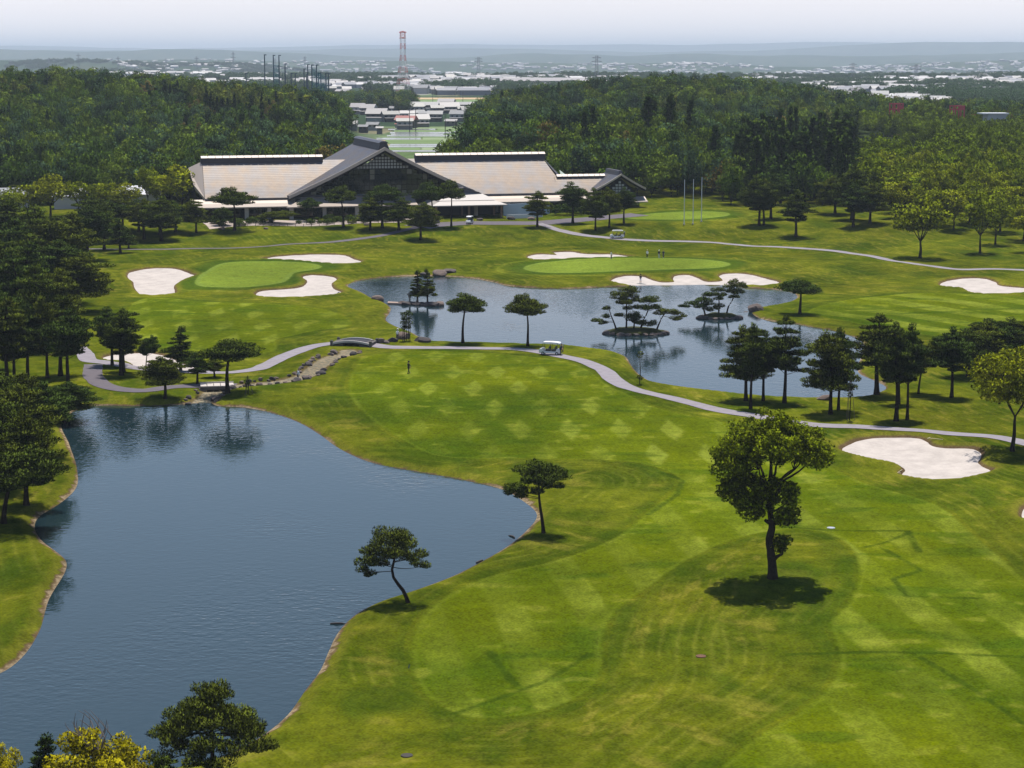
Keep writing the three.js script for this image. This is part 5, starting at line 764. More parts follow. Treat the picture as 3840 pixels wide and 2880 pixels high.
islandPine(ISLAND_A, -3.2, 0.4, [[0, -0.3, 0], [-0.5, 1.2, 0], [-1.0, 2.4, 0], [-1.4, 3.7, 0]], [[-1.7, 3.5, 0, 0.75, 0.3, 0.95], [-1.9, 2.2, 0.1, 0.8, 0.35, 0.62], [-3.1, 1.5, 0, 0.95, 0.35, 0.5], [-2.4, 1.1, 0.3, 0.7, 0.3, 0.45]], 'small pine leaning left over the water from the larger islet', 501);
islandPine(ISLAND_A, -1.6, -0.2, [[0, -0.3, 0], [0.05, 2, 0], [0, 4, 0], [0.1, 6.6, 0]], [[0.3, 6.7, 0, 1.3, 0.4, 0.98], [1.4, 6.3, 0.1, 0.9, 0.35, 0.95], [-1.0, 5.9, 0.2, 1.3, 0.45, 0.86], [0.9, 5.6, -0.4, 1.3, 0.45, 0.84], [-1.4, 5.2, -0.2, 1.1, 0.4, 0.76], [1.7, 4.9, 0.1, 1.0, 0.4, 0.72], [0, 4.7, 0.8, 1.3, 0.45, 0.7], [-0.9, 4.4, 0, 0.9, 0.35, 0.65], [0.3, 3.4, 0, 0.8, 0.4, 0.5], [-0.8, 2.3, 0.1, 0.9, 0.35, 0.35], [0.6, 2.0, 0.3, 0.9, 0.4, 0.3]], 'tallest layered pine on the larger islet', 502);
islandPine(ISLAND_A, -0.4, 0.5, [[0, -0.3, 0], [0.1, 1.2, 0], [0, 2.6, 0]], [[0, 2.6, 0, 0.9, 0.45, 0.95], [0.9, 2.1, 0.1, 0.9, 0.4, 0.8], [-0.6, 1.7, 0.2, 0.8, 0.4, 0.6], [0.6, 1.3, 0.3, 0.8, 0.4, 0.5]], 'short dense pine beside the tallest one on the larger islet', 503);
islandPine(ISLAND_A, 1.1, 0.0, [[-0.4, -0.3, 0], [0.2, 1.6, 0], [0.8, 2.8, 0], [1.2, 5.2, 0]], [[1.2, 5.2, 0, 1.2, 0.35, 0.97], [2.2, 4.8, 0.1, 1.0, 0.33, 0.92], [0.4, 4.7, -0.2, 1.0, 0.33, 0.9], [-0.4, 3.6, 0.1, 1.1, 0.4, 0.7], [1.0, 3.7, 0.4, 1.2, 0.4, 0.72], [2.4, 3.7, -0.1, 1.0, 0.38, 0.7], [0.3, 0.9, 0.4, 1.0, 0.5, 0.25], [1.5, 0.9, 0.5, 1.0, 0.5, 0.25]], 'twin stemmed layered pine in the middle of the larger islet', 504);
islandPine(ISLAND_A, 3.4, 0.3, [[0, -0.3, 0], [0.5, 1.0, 0], [1.2, 2.4, 0], [1.8, 3.0, 0]], [[1.3, 3.2, 0, 1.0, 0.35, 0.8], [2.5, 3.0, 0.1, 1.1, 0.35, 0.95], [3.8, 2.6, 0, 0.9, 0.3, 1], [3.0, 1.9, 0.2, 1.1, 0.35, 0.8], [4.6, 2.2, 0, 0.6, 0.25, 1], [0.4, 2.6, -0.2, 0.8, 0.3, 0.6]], 'low pine stretching right over the water from the larger islet', 505);
islandPine(ISLAND_B, -2.6, 0.2, [[0, -0.3, 0], [-0.4, 1, 0], [-0.8, 2, 0], [-0.3, 3.4, 0]], [[0.1, 3.4, 0, 1.0, 0.4, 0.97], [-0.6, 2.5, 0.1, 1.4, 0.4, 0.75], [0.6, 1.9, 0, 1.1, 0.4, 0.6], [-2.2, 2.0, 0, 1.2, 0.35, 0.6], [-3.6, 1.4, 0, 1.0, 0.3, 0.55], [-1.2, 1.5, 0.3, 1.2, 0.4, 0.5], [0.4, 0.9, 0.3, 1.0, 0.45, 0.3]], 'low pine spreading left over the water from the smaller islet', 506);
islandPine(ISLAND_B, -0.3, 0, [[0, -0.3, 0], [0.1, 1.6, 0], [-0.1, 4.2, 0]], [[-0.1, 4.2, 0, 1.0, 0.4, 0.97], [-0.8, 3.6, 0.1, 0.9, 0.38, 0.85], [0.5, 3.4, -0.1, 0.9, 0.38, 0.8], [-0.2, 2.7, 0.1, 0.8, 0.35, 0.65], [0.3, 1.5, 0.2, 0.8, 0.45, 0.35], [-0.2, 1.0, 0.2, 0.7, 0.4, 0.25]], 'upright pine in the middle of the smaller islet', 507);
islandPine(ISLAND_B, 1.3, -0.1, [[-0.2, -0.3, 0], [0.2, 1.4, 0], [0.9, 2.6, 0], [1.2, 5.4, 0]], [[1.0, 5.7, 0, 0.9, 0.4, 0.98], [1.9, 5.2, 0.1, 1.1, 0.4, 0.9], [0.2, 5.0, -0.1, 1.0, 0.4, 0.88], [2.8, 4.9, 0, 0.7, 0.3, 0.88], [0.9, 4.2, 0.2, 1.2, 0.4, 0.75], [1.9, 3.8, 0, 1.0, 0.38, 0.7], [1.2, 3.1, 0.1, 0.9, 0.35, 0.6]], 'tallest pine leaning right on the smaller islet', 508);
{ // spit with the stone lantern
  const t = thing('rocky_spit', 'low gravel spit with rocks reaching into the upper pond', 'spit', [0, WATER, 0]), g = new Geo(), P = [[...SPIT[0], 1.3], [...SPIT[1], 0.9], [...SPIT[2], 1.7], [...SPIT[3], 1.0]];
  for (let k = 0; k < 3; k++) { const [xa, da, wa] = P[k], [xb, db, wb] = P[k + 1]; g.hull8([[xa, -0.6, -da + wa], [xb, -0.6, -db + wb], [xb, -0.6, -db - wb], [xa, -0.6, -da - wa], [xa, 0.22, -da + wa * 0.9], [xb, 0.28, -db + wb * 0.9], [xb, 0.28, -db - wb * 0.9], [xa, 0.22, -da - wa * 0.9]]); }
  part('gravel', g.build(), std([0.27, 0.2, 0.17], 1), t);
  for (let k = 0; k < 9; k++) { const q = k / 8, x = lerp(P[1][0], P[3][0], q), d = lerp(P[1][1], P[3][1], q), m = part('edge_rock', ROCK[k % 4], rockMats[k % 3], t), s = 0.5 + 0.35 * hash(k, 2) + (k > 5 ? 0.3 : 0); m.position.set(x, 0.2, -d + (k % 2 ? 0.8 : -0.5)); m.scale.set(s * 1.4, s * 0.8, s); m.rotation.y = k; }
  const [lx, ld] = SPIT[2], lan = thing('stone_lantern', 'grey stone lantern beside the pines on the spit', 'lantern', [lx - 1.3, WATER + 0.25, ld - 0.5]), ls = std([0.2, 0.19, 0.18], 0.95);
  part('base', new Geo().tube([[0, 0, 0], [0, 0.25, 0]], [0.5, 0.42], 6).build(), ls, lan); part('shaft', new Geo().tube([[0, 0.25, 0], [0, 0.95, 0]], [0.18, 0.16], 8).build(), ls, lan); part('light_box', new Geo().tube([[0, 0.95, 0], [0, 1.1, 0], [0, 1.5, 0]], [0.22, 0.36, 0.3], 6).build(), ls, lan); part('cap', new Geo().tube([[0, 1.5, 0], [0, 1.6, 0], [0, 1.9, 0], [0, 2.05, 0]], [0.66, 0.62, 0.16, 0.06], 6).build(), ls, lan);
}
// staked saplings
SAPLINGS.forEach(([x, d], k) => {
  const R = rngOf(700 + k), H = [5.0, 4.6, 7.2, 3.4][k], t = thing('sapling', ['staked cluster of thin sapling stems beside the upper pond', 'single thin sapling on the bank below the bend of the path', 'tall staked sapling under the pines beside the cart path', 'bare young sapling tied to tall stakes near the slab bridge'][k], 'sapling', [x, ground(x, d), d]);
  const wood = new Geo(), leaf = new Geo(), stems = k === 0 ? 5 : 1;
  for (let s = 0; s < stems; s++) { const ox = stems > 1 ? (s - 2) * 0.28 : 0, oz = stems > 1 ? (R() - 0.5) : 0, h = H * (0.75 + 0.25 * R()); wood.tube([[ox, -0.2, oz], [ox + 0.1, h * 0.5, oz], [ox, h, oz]], [0.07, 0.06, 0.03], 6, null, false); for (let q = 0; q < (k === 3 ? 2 : 4); q++) { const y = k === 1 ? [0.9, 1.1, H - 0.6, H - 0.2][q] : h * (0.5 + 0.16 * q); clump(leaf, R, [ox + (R() - 0.5) * 0.3, y, oz + (R() - 0.5) * 0.3], [0.42, 0.32, 0.42], 70, 0.16, 0.8 + 0.4 * R()); } }
  part('stem', wood.build(), pineBark, t); part('leaves', leaf.build(), MAT.pine[k % 3], t);
  if (k !== 1) for (let s = 0; s < 3; s++) { const a = (s / 3) * TAU; part('stake', new Geo().tube([[Math.cos(a) * 0.7, -0.2, Math.sin(a) * 0.7], [Math.cos(a) * 0.12, H * 0.72, Math.sin(a) * 0.12]], 0.035, 5).build(), std([0.12, 0.09, 0.07], 0.9), t); }
});
// practice-net poles, rakes, covers
POLES.forEach(([x, d]) => { const y = ground(x, d), t = thing('steel_pole', 'slim white steel pole on the bank below the practice green', 'pole', [x, y, d], 0, 'white poles below the practice green'); part('shaft', new Geo().tube([[0, -0.3, 0], [0, 11.6, 0]], [0.11, 0.07], 8).build(), std([0.62, 0.64, 0.66], 0.4), t); part('foot', new Geo().tube([[0, -0.1, 0], [0, 0.25, 0]], 0.28, 8).build(), std([0.4, 0.38, 0.36], 0.9), t); });
RAKES.forEach(([x, d], k) => { const t = thing('bunker_rake', ['long handled rake above the far edge of the big bunker', 'rake with a wide head beside the notch of the big bunker', 'short rake at the near inner corner of the big bunker'][k], 'rake', [x, ground(x, d) + 0.06, d], [0.1, -0.6, 1.1][k]), m = std([0.42, 0.36, 0.24], 0.8); part('handle', new Geo().tube([[-0.9, 0, 0], [0.9, 0.02, 0]], 0.035, 5).build(), m, t); part('head', new Geo().box(-0.9, -0.04, 0, 0.1, 0.08, 0.7).build(), m, t); });
VALVE.forEach(([x, d], k) => { const t = thing('irrigation_cover', ['brown irrigation cover in the worn rough below the lone tree', 'dark irrigation cover in the rough at the pond end', 'pale grey irrigation cover behind the lone tree mound'][k], 'cover', [x, ground(x, d), d]); part('lid', new Geo().tube([[0, -0.05, 0], [0, 0.06, 0]], [0.42, 0.4], 12).build(), std([[0.12, 0.06, 0.04], [0.05, 0.045, 0.04], [0.3, 0.32, 0.36]][k], 0.8), t); });
// hedge and round bushes right of the porch, white garden wall, parasol
{
  const [hx, hd] = clubAt(48, 10), R = rngOf(88), g = new Geo(); for (let k = 0; k < 46; k++) { const o = ball(R); clump(g, R, [o[0] * 4.6, 1.0 + Math.abs(o[1]) * 1.3, o[2] * 1.8], [0.9, 0.8, 0.9], 70, 0.3, 0.75 + 0.5 * R()); }
  const h = new THREE.Mesh(g.build(), leafMat([0.045, 0.075, 0.012])); h.name = 'rounded_hedge'; h.position.set(hx, ground(hx, hd), -hd); h.castShadow = h.receiveShadow = true; scene.add(h); tag(h, 'big rounded clipped hedge beside the drive right of the porch', 'hedge');
  const wall = thing('garden_wall', 'curved white garden wall with a pale blue inner face right of the porch', 'wall', [0, 0, 0]), white = std([0.55, 0.56, 0.58], 0.7), blue = std([0.36, 0.43, 0.52], 0.6);
  const run = (pts, y0, y1, m, n) => { const q = new Geo(); for (let k = 0; k + 1 < pts.length; k++) { const A = clubAt(...pts[k]), B = clubAt(...pts[k + 1]), ya = ground(...A), yb = ground(...B); q.hull8([[A[0], ya + y0, -A[1] + 0.15], [B[0], yb + y0, -B[1] + 0.15], [B[0], yb + y0, -B[1] - 0.15], [A[0], ya + y0, -A[1] - 0.15], [A[0], ya + y1, -A[1] + 0.15], [B[0], yb + y1, -B[1] + 0.15], [B[0], yb + y1, -B[1] - 0.15], [A[0], ya + y1, -A[1] - 0.15]]); } part(n, q.build(), m, wall); };
  run([[31, 11], [33, 12.4], [36, 13], [39, 12.6], [41, 11.6]], -0.3, 1.1, white, 'front_wall'); run([[32, 4], [36, 5], [40, 4], [45, 4.4]], -0.3, 3.2, blue, 'rear_wall');
  const [px, pd] = clubAt(53, 7), um = thing('parasol', 'white parasol on the terrace behind the rounded hedge', 'parasol', [px, ground(px, pd), pd]); part('pole', new Geo().tube([[0, 0, 0], [0, 3.3, 0]], 0.05, 6).build(), woodPost, um); part('canopy', new Geo().tube([[0, 2.7, 0], [0, 2.75, 0], [0, 3.5, 0]], [2.0, 1.95, 0.05], 8).build(), white, um);
}

// ------------------------------------------------------------------ golf carts
{
  const white = std([0.66, 0.66, 0.67], 0.3), dark = std([0.02, 0.02, 0.022], 0.6), seatM = std([0.05, 0.045, 0.04], 0.7), tyre = std([0.012, 0.012, 0.012], 0.9), rim = std([0.5, 0.5, 0.5], 0.4), clear = new THREE.MeshPhysicalMaterial({ color: rgb(0.9, 0.95, 1), transmission: 1, thickness: 0, roughness: 0.03, side: THREE.DoubleSide }), lampM = std([0.7, 0.7, 0.65], 0.2);
  const profile = (pts, w, bevel = 0.05) => { const s = new THREE.Shape(pts.map(([x, y]) => new THREE.Vector2(x, y))), g = new THREE.ExtrudeGeometry(s, { depth: w - 2 * bevel, bevelEnabled: true, bevelSize: bevel, bevelThickness: bevel, bevelSegments: 2 }); g.translate(0, 0, -w / 2 + bevel); return g; };
  const L = 3.5, body = profile([[-1.72, 0.35], [-1.75, 0.62], [-1.6, 0.86], [-1.15, 0.98], [-1.0, 0.52], [0.95, 0.5], [1.05, 0.86], [1.62, 0.84], [1.7, 0.4], [1.5, 0.3], [-1.5, 0.28]], 1.22);
  const cart = (label, [x, d], turn, y) => {
    const t = thing('golf_cart', label, 'golf cart', [x, y ?? ground(x, d) + 0.06, d], turn);
    part('body', body, white, t);
    part('roof', profile([[-1.2, 1.86], [-1.05, 1.95], [0.2, 1.99], [1.35, 1.93], [1.45, 1.84], [1.3, 1.82], [-1.1, 1.82]], 1.3, 0.04), white, t);
    for (const s of [-1, 1]) { part('front_post', new Geo().tube([[-1.3, 0.9, s * 0.55], [-1.08, 1.85, s * 0.55]], 0.03, 6).build(), dark, t); part('rear_post', new Geo().tube([[1.15, 0.8, s * 0.55], [1.22, 1.85, s * 0.55]], 0.03, 6).build(), dark, t); part('middle_post', new Geo().tube([[0.1, 0.5, s * 0.57], [0.1, 1.85, s * 0.57]], 0.025, 6).build(), dark, t); part('headlight', new Geo().box(-1.71, 0.62, s * 0.42, 0.08, 0.12, 0.22).build(), lampM, t); }
    const ws = new Geo(); ws.quad([-1.29, 0.95, 0.5], [-1.29, 0.95, -0.5], [-1.1, 1.8, -0.5], [-1.1, 1.8, 0.5]); part('windscreen', ws.build(), clear, t);
    for (const cx of [-0.45, 0.5]) { const s = part('seat', profile([[cx - 0.25, 0.55], [cx - 0.27, 0.82], [cx + 0.22, 0.84], [cx + 0.3, 1.3], [cx + 0.38, 1.3], [cx + 0.34, 0.55]], 1.08, 0.03), seatM, t); }
    const steer = part('steering_wheel', new THREE.TorusGeometry(0.17, 0.02, 6, 14), dark, t); steer.position.set(-0.85, 1.05, 0.28); steer.rotation.set(0, Math.PI / 2.6, 0);
    for (const wx of [-1.12, 1.1]) for (const s of [-1, 1]) { const w = part('wheel', new THREE.CylinderGeometry(0.25, 0.25, 0.2, 16).rotateX(Math.PI / 2), tyre, t); w.position.set(wx, 0.25, s * 0.53); part('rim', new THREE.CylinderGeometry(0.14, 0.14, 0.21, 12).rotateX(Math.PI / 2), rim, w); }
    part('bag_rack', new Geo().box(1.72, 0.45, 0, 0.35, 0.08, 1.1).box(1.55, 0.45, 0, 0.06, 0.75, 1.1).build(), dark, t);
    return t;
  };
  const bags = (cartObj, colors, label) => colors.forEach((c, k) => { const p = new THREE.Vector3(1.75, 0.55, -0.42 + k * 0.28).applyMatrix4(new THREE.Matrix4().makeRotationY(cartObj.rotation.y)).add(cartObj.position); const b = thing('golf_bag', label[k], 'golf bag', [p.x, p.y, -p.z], cartObj.rotation.y + k); part('bag', new Geo().tube([[0, -0.1, 0], [0.05, 0.45, 0], [0.1, 0.85, 0]], [0.13, 0.14, 0.13], 9).build(), std(c, 0.6), b); const cl = new Geo(); for (let q = 0; q < 6; q++) cl.tube([[0.08 + 0.02 * q, 0.8, -0.06 + q * 0.024], [0.12 + 0.02 * q, 1.1, -0.08 + q * 0.03]], 0.014, 4); part('clubs', cl.build(), rim, b); });
  const a = cart('white golf cart parked on the path beside the upper pond', CARTS[0], -0.28), b = cart('white golf cart seen end on beneath the clubhouse porch', CARTS[1], 1.35, ground(...CARTS[1]) + 0.08), c = cart('white golf cart on the path below the practice green', CARTS[2], -0.04), e = cart('small white golf cart on the clearing path in the eastern wood', CARTS[3], 1.0);
  bags(a, [[0.02, 0.02, 0.03], [0.45, 0.4, 0.02], [0.02, 0.02, 0.02], [0.5, 0.46, 0.03]], ['dark golf bag at the outer end of the rack of the pond side cart', 'yellow golf bag next to the outer dark bag on the pond side cart', 'black golf bag between two yellow bags on the pond side cart', 'yellow golf bag at the inner end of the rack of the pond side cart']);
  bags(c, [[0.03, 0.03, 0.05], [0.02, 0.02, 0.02], [0.06, 0.05, 0.05]], ['navy golf bag on the cart below the practice green', 'black golf bag in the middle of the cart below the practice green', 'grey golf bag on the cart below the practice green']);
}
// ------------------------------------------------------------------ people: one continuous body each
function personShape(pose, colors) {
  const RES = 72, HX = 0.62, HY = 0.98, mc = new MarchingCubes(RES, new THREE.MeshStandardMaterial(), false, false, 60000), f = mc.field, S = RES;
  const sm = (a, b, k) => { const h = Math.max(k - Math.abs(a - b), 0) / k; return Math.min(a, b) - h * h * k * 0.25; };
  const bones = pose.bones; // [a, b, ra, rb, zone]
  const dist = (p, [a, b, ra, rb]) => { const ex = b[0] - a[0], ey = b[1] - a[1], ez = b[2] - a[2], px = p[0] - a[0], py = p[1] - a[1], pz = p[2] - a[2], t = clamp((px * ex + py * ey + pz * ez) / (ex * ex + ey * ey + ez * ez + 1e-9)); return Math.hypot(px - ex * t, py - ey * t, pz - ez * t) - lerp(ra, rb, t); };
  for (let k = 0; k < S; k++) for (let j = 0; j < S; j++) for (let i = 0; i < S; i++) { const p = [((i / S) * 2 - 1) * HX, ((j / S) * 2 - 1) * HY + 0.9, ((k / S) * 2 - 1) * HX]; let m = 9; for (const b of bones) m = sm(m, dist(p, b), 0.045); f[k * S * S + j * S + i] = -m; }
  mc.isolation = 0; mc.update();
  const n = mc.count, P = new Float32Array(n * 3), N = new Float32Array(n * 3), C = new Float32Array(n * 3);
  for (let i = 0; i < n; i++) {
    const p = [mc.positionArray[i * 3] * HX, mc.positionArray[i * 3 + 1] * HY + 0.9, mc.positionArray[i * 3 + 2] * HX]; P.set(p, i * 3);
    const nn = unit([mc.normalArray[i * 3] / HX, mc.normalArray[i * 3 + 1] / HY, mc.normalArray[i * 3 + 2] / HX]); N.set(nn, i * 3);
    let best = 9, z = 'shirt'; for (const b of bones) { const q = dist(p, b); if (q < best) { best = q; z = b[4]; } } C.set(colors[z], i * 3);
  }
  const g = new THREE.BufferGeometry(); g.setAttribute('position', new THREE.BufferAttribute(P, 3)); g.setAttribute('normal', new THREE.BufferAttribute(N, 3)); g.setAttribute('color', new THREE.BufferAttribute(C, 3)); return g;
}
function poseOf({ stride = 0, bow = 0, armL = 0.12, armR = 0.12, foreL = [0.02, -0.26, 0.06], foreR = [0.02, -0.26, 0.06], shorts = false, sleeves = 0 }) {
  const hip = [0, 0.92, 0], ch = [0, 0.92 + 0.46 * Math.cos(bow), 0.46 * Math.sin(bow)], head = [0, ch[1] + 0.27 * Math.cos(bow * 1.2), ch[2] + 0.27 * Math.sin(bow * 1.2) + 0.02], B = [];
  for (const s of [-1, 1]) {
    const st = stride * s, knee = [s * 0.11, 0.5, st * 0.5 + 0.02], foot = [s * 0.11, 0.09, st - (st < 0 ? 0.05 : 0)];
    B.push([[s * 0.09, 0.88, 0], knee, 0.095, 0.066, 'legs'], [knee, foot, 0.062, 0.044, shorts ? 'skin' : 'legs'], [[foot[0], 0.05, foot[2] - 0.04], [foot[0] + s * 0.02, 0.045, foot[2] + 0.15], 0.05, 0.04, 'shoes']);
    const sh = [s * 0.19, ch[1] + 0.0, ch[2]], am = s < 0 ? armL : armR, fo = s < 0 ? foreL : foreR, el = [sh[0] + s * 0.06, sh[1] - 0.27, sh[2] + am], wr = [el[0] - s * fo[0] * 1.0, el[1] + fo[1], el[2] + fo[2]];
    B.push([sh, el, 0.055, 0.044, 'shirt'], [el, wr, 0.04, 0.03, sleeves ? 'shirt' : 'skin'], [wr, [wr[0], wr[1] - 0.09, wr[2] + 0.02], 0.032, 0.022, 'skin'], [wr, [wr[0] - s * 0.04, wr[1] - 0.05, wr[2] + 0.03], 0.018, 0.012, 'skin']);
  }
  B.push([[-0.06, 0.9, 0], [0.06, 0.9, 0], 0.11, 0.11, 'legs'], [hip, [0, (ch[1] + 0.92) / 2, ch[2] / 2], 0.125, 0.125, 'shirt'], [[-0.12, ch[1] - 0.06, ch[2]], [0.12, ch[1] - 0.06, ch[2]], 0.12, 0.12, 'shirt'], [[0, (ch[1] + 0.92) / 2, ch[2] / 2], ch, 0.13, 0.12, 'shirt'], [ch, head, 0.06, 0.055, 'skin'], [head, [head[0], head[1] + 0.06, head[2] - 0.005], 0.088, 0.094, 'skin'], [[0, head[1] + 0.0, head[2] + 0.085], [0, head[1] + 0.025, head[2] + 0.08], 0.014, 0.01, 'skin'], [[0, head[1] + 0.07, head[2] - 0.03], [0, head[1] + 0.09, head[2] - 0.02], 0.095, 0.09, 'hair']);
  return { bones: B, head };
}
{
  const skin = [0.36, 0.2, 0.13], hair = [0.015, 0.012, 0.01], black = [0.012, 0.012, 0.014], navy = [0.015, 0.02, 0.06], whiteC = [0.68, 0.68, 0.7], pale = [0.5, 0.55, 0.62], shoes = [0.3, 0.3, 0.3];
  const body = new THREE.MeshStandardMaterial({ vertexColors: true, roughness: 0.85, side: THREE.DoubleSide });
  const hold = [0.2, -0.2, 0.16];
  const list = [ // place, turn, pose, colours, hat, label
    [0, 2.4, { stride: 0.24, foreR: hold }, { shirt: black, legs: black, skin, hair, shoes: black }, black, 'person in black clothes and cap walking on the centre fairway', true],
    [1, 3.0, { bow: 0.3, foreL: hold, foreR: hold, sleeves: 1 }, { shirt: whiteC, legs: [0.05, 0.05, 0.06], skin, hair, shoes: black }, whiteC, 'person in white shirt and hat beside the rocks at the upper pond'],
    [2, 1.6, { bow: 0.2, stride: 0.12, sleeves: 1 }, { shirt: pale, legs: black, skin, hair, shoes: black }, null, 'person in pale shirt standing beside the boulders of the stony stream'],
    [3, 2.0, { foreR: hold }, { shirt: whiteC, legs: black, skin, hair, shoes }, null, 'person in white shirt and black trousers alone on the bunkered green', true],
    [4, 0.4, { foreL: hold, foreR: hold, sleeves: 1 }, { shirt: whiteC, legs: black, skin, hair, shoes }, [0.6, 0.5, 0.3], 'person in white long sleeves and straw hat on the bunkered green'],
    [5, 0.2, { foreL: hold, foreR: hold }, { shirt: navy, legs: pale, skin, hair, shoes }, whiteC, 'person in navy top and pale trousers with white hat on the green', true],
    [6, -0.5, { stride: 0.12 }, { shirt: navy, legs: navy, skin, hair, shoes: whiteC }, null, 'person in navy clothes standing beside the one in pale trousers', true],
    [7, 3.1, { bow: 0.12, foreL: hold, foreR: hold, shorts: true }, { shirt: black, legs: whiteC, skin, hair, shoes: black }, black, 'person in black top and white shorts standing in the three lobed bunker', true],
    [8, 1.2, { bow: 0.15, foreL: hold, foreR: hold }, { shirt: navy, legs: black, skin, hair, shoes: black }, null, 'person in navy top at the bag rack of the pond side cart'],
    [9, 0.4, {}, { shirt: navy, legs: black, skin, hair, shoes: black }, null, 'person in dark clothes beside the small cart in the eastern wood'],
  ];
  for (const [k, turn, opts, colors, hat, label, club] of list) {
    const [x, d] = PEOPLE[k], inSand = k === 7, y = inSand ? open(x, d) - 0.5 : ground(x, d) + (k > 7 ? 0.06 : 0), t = thing('person', label, 'person', [x, y, d], turn), pose = poseOf(opts);
    part('body', personShape(pose, colors), body, t);
    if (hat) { const h = pose.head; part('hat', new Geo().tube([[0, 0.0, 0.03], [0, 0.015, 0.03], [0, 0.02, 0], [0, 0.12, 0]], [0.17, 0.165, 0.108, 0.085], 14).build(), std(hat, 0.9), t).position.set(h[0], h[1] + 0.08, h[2] - 0.01); }
    if (club) { const c = thing('golf_club', 'thin golf club held by the ' + label.slice(0, 46).replace(/ (walking|alone|with|standing|and|beside).*/, '') + ['', '', '', ' alone on the green', '', ' with white hat', ' standing beside the white hat', ' in the sand'][k], 'golf club', [x, y, d], turn); part('shaft', new Geo().tube([[0.06, 0.95, 0.3], [0.14, 0.03, 0.52]], 0.012, 5).build(), std([0.3, 0.3, 0.3], 0.3, { metalness: 0.8 }), c); part('head', new Geo().box(0.15, 0.0, 0.55, 0.05, 0.06, 0.12).build(), std([0.1, 0.1, 0.1], 0.4), c); }
  }
}

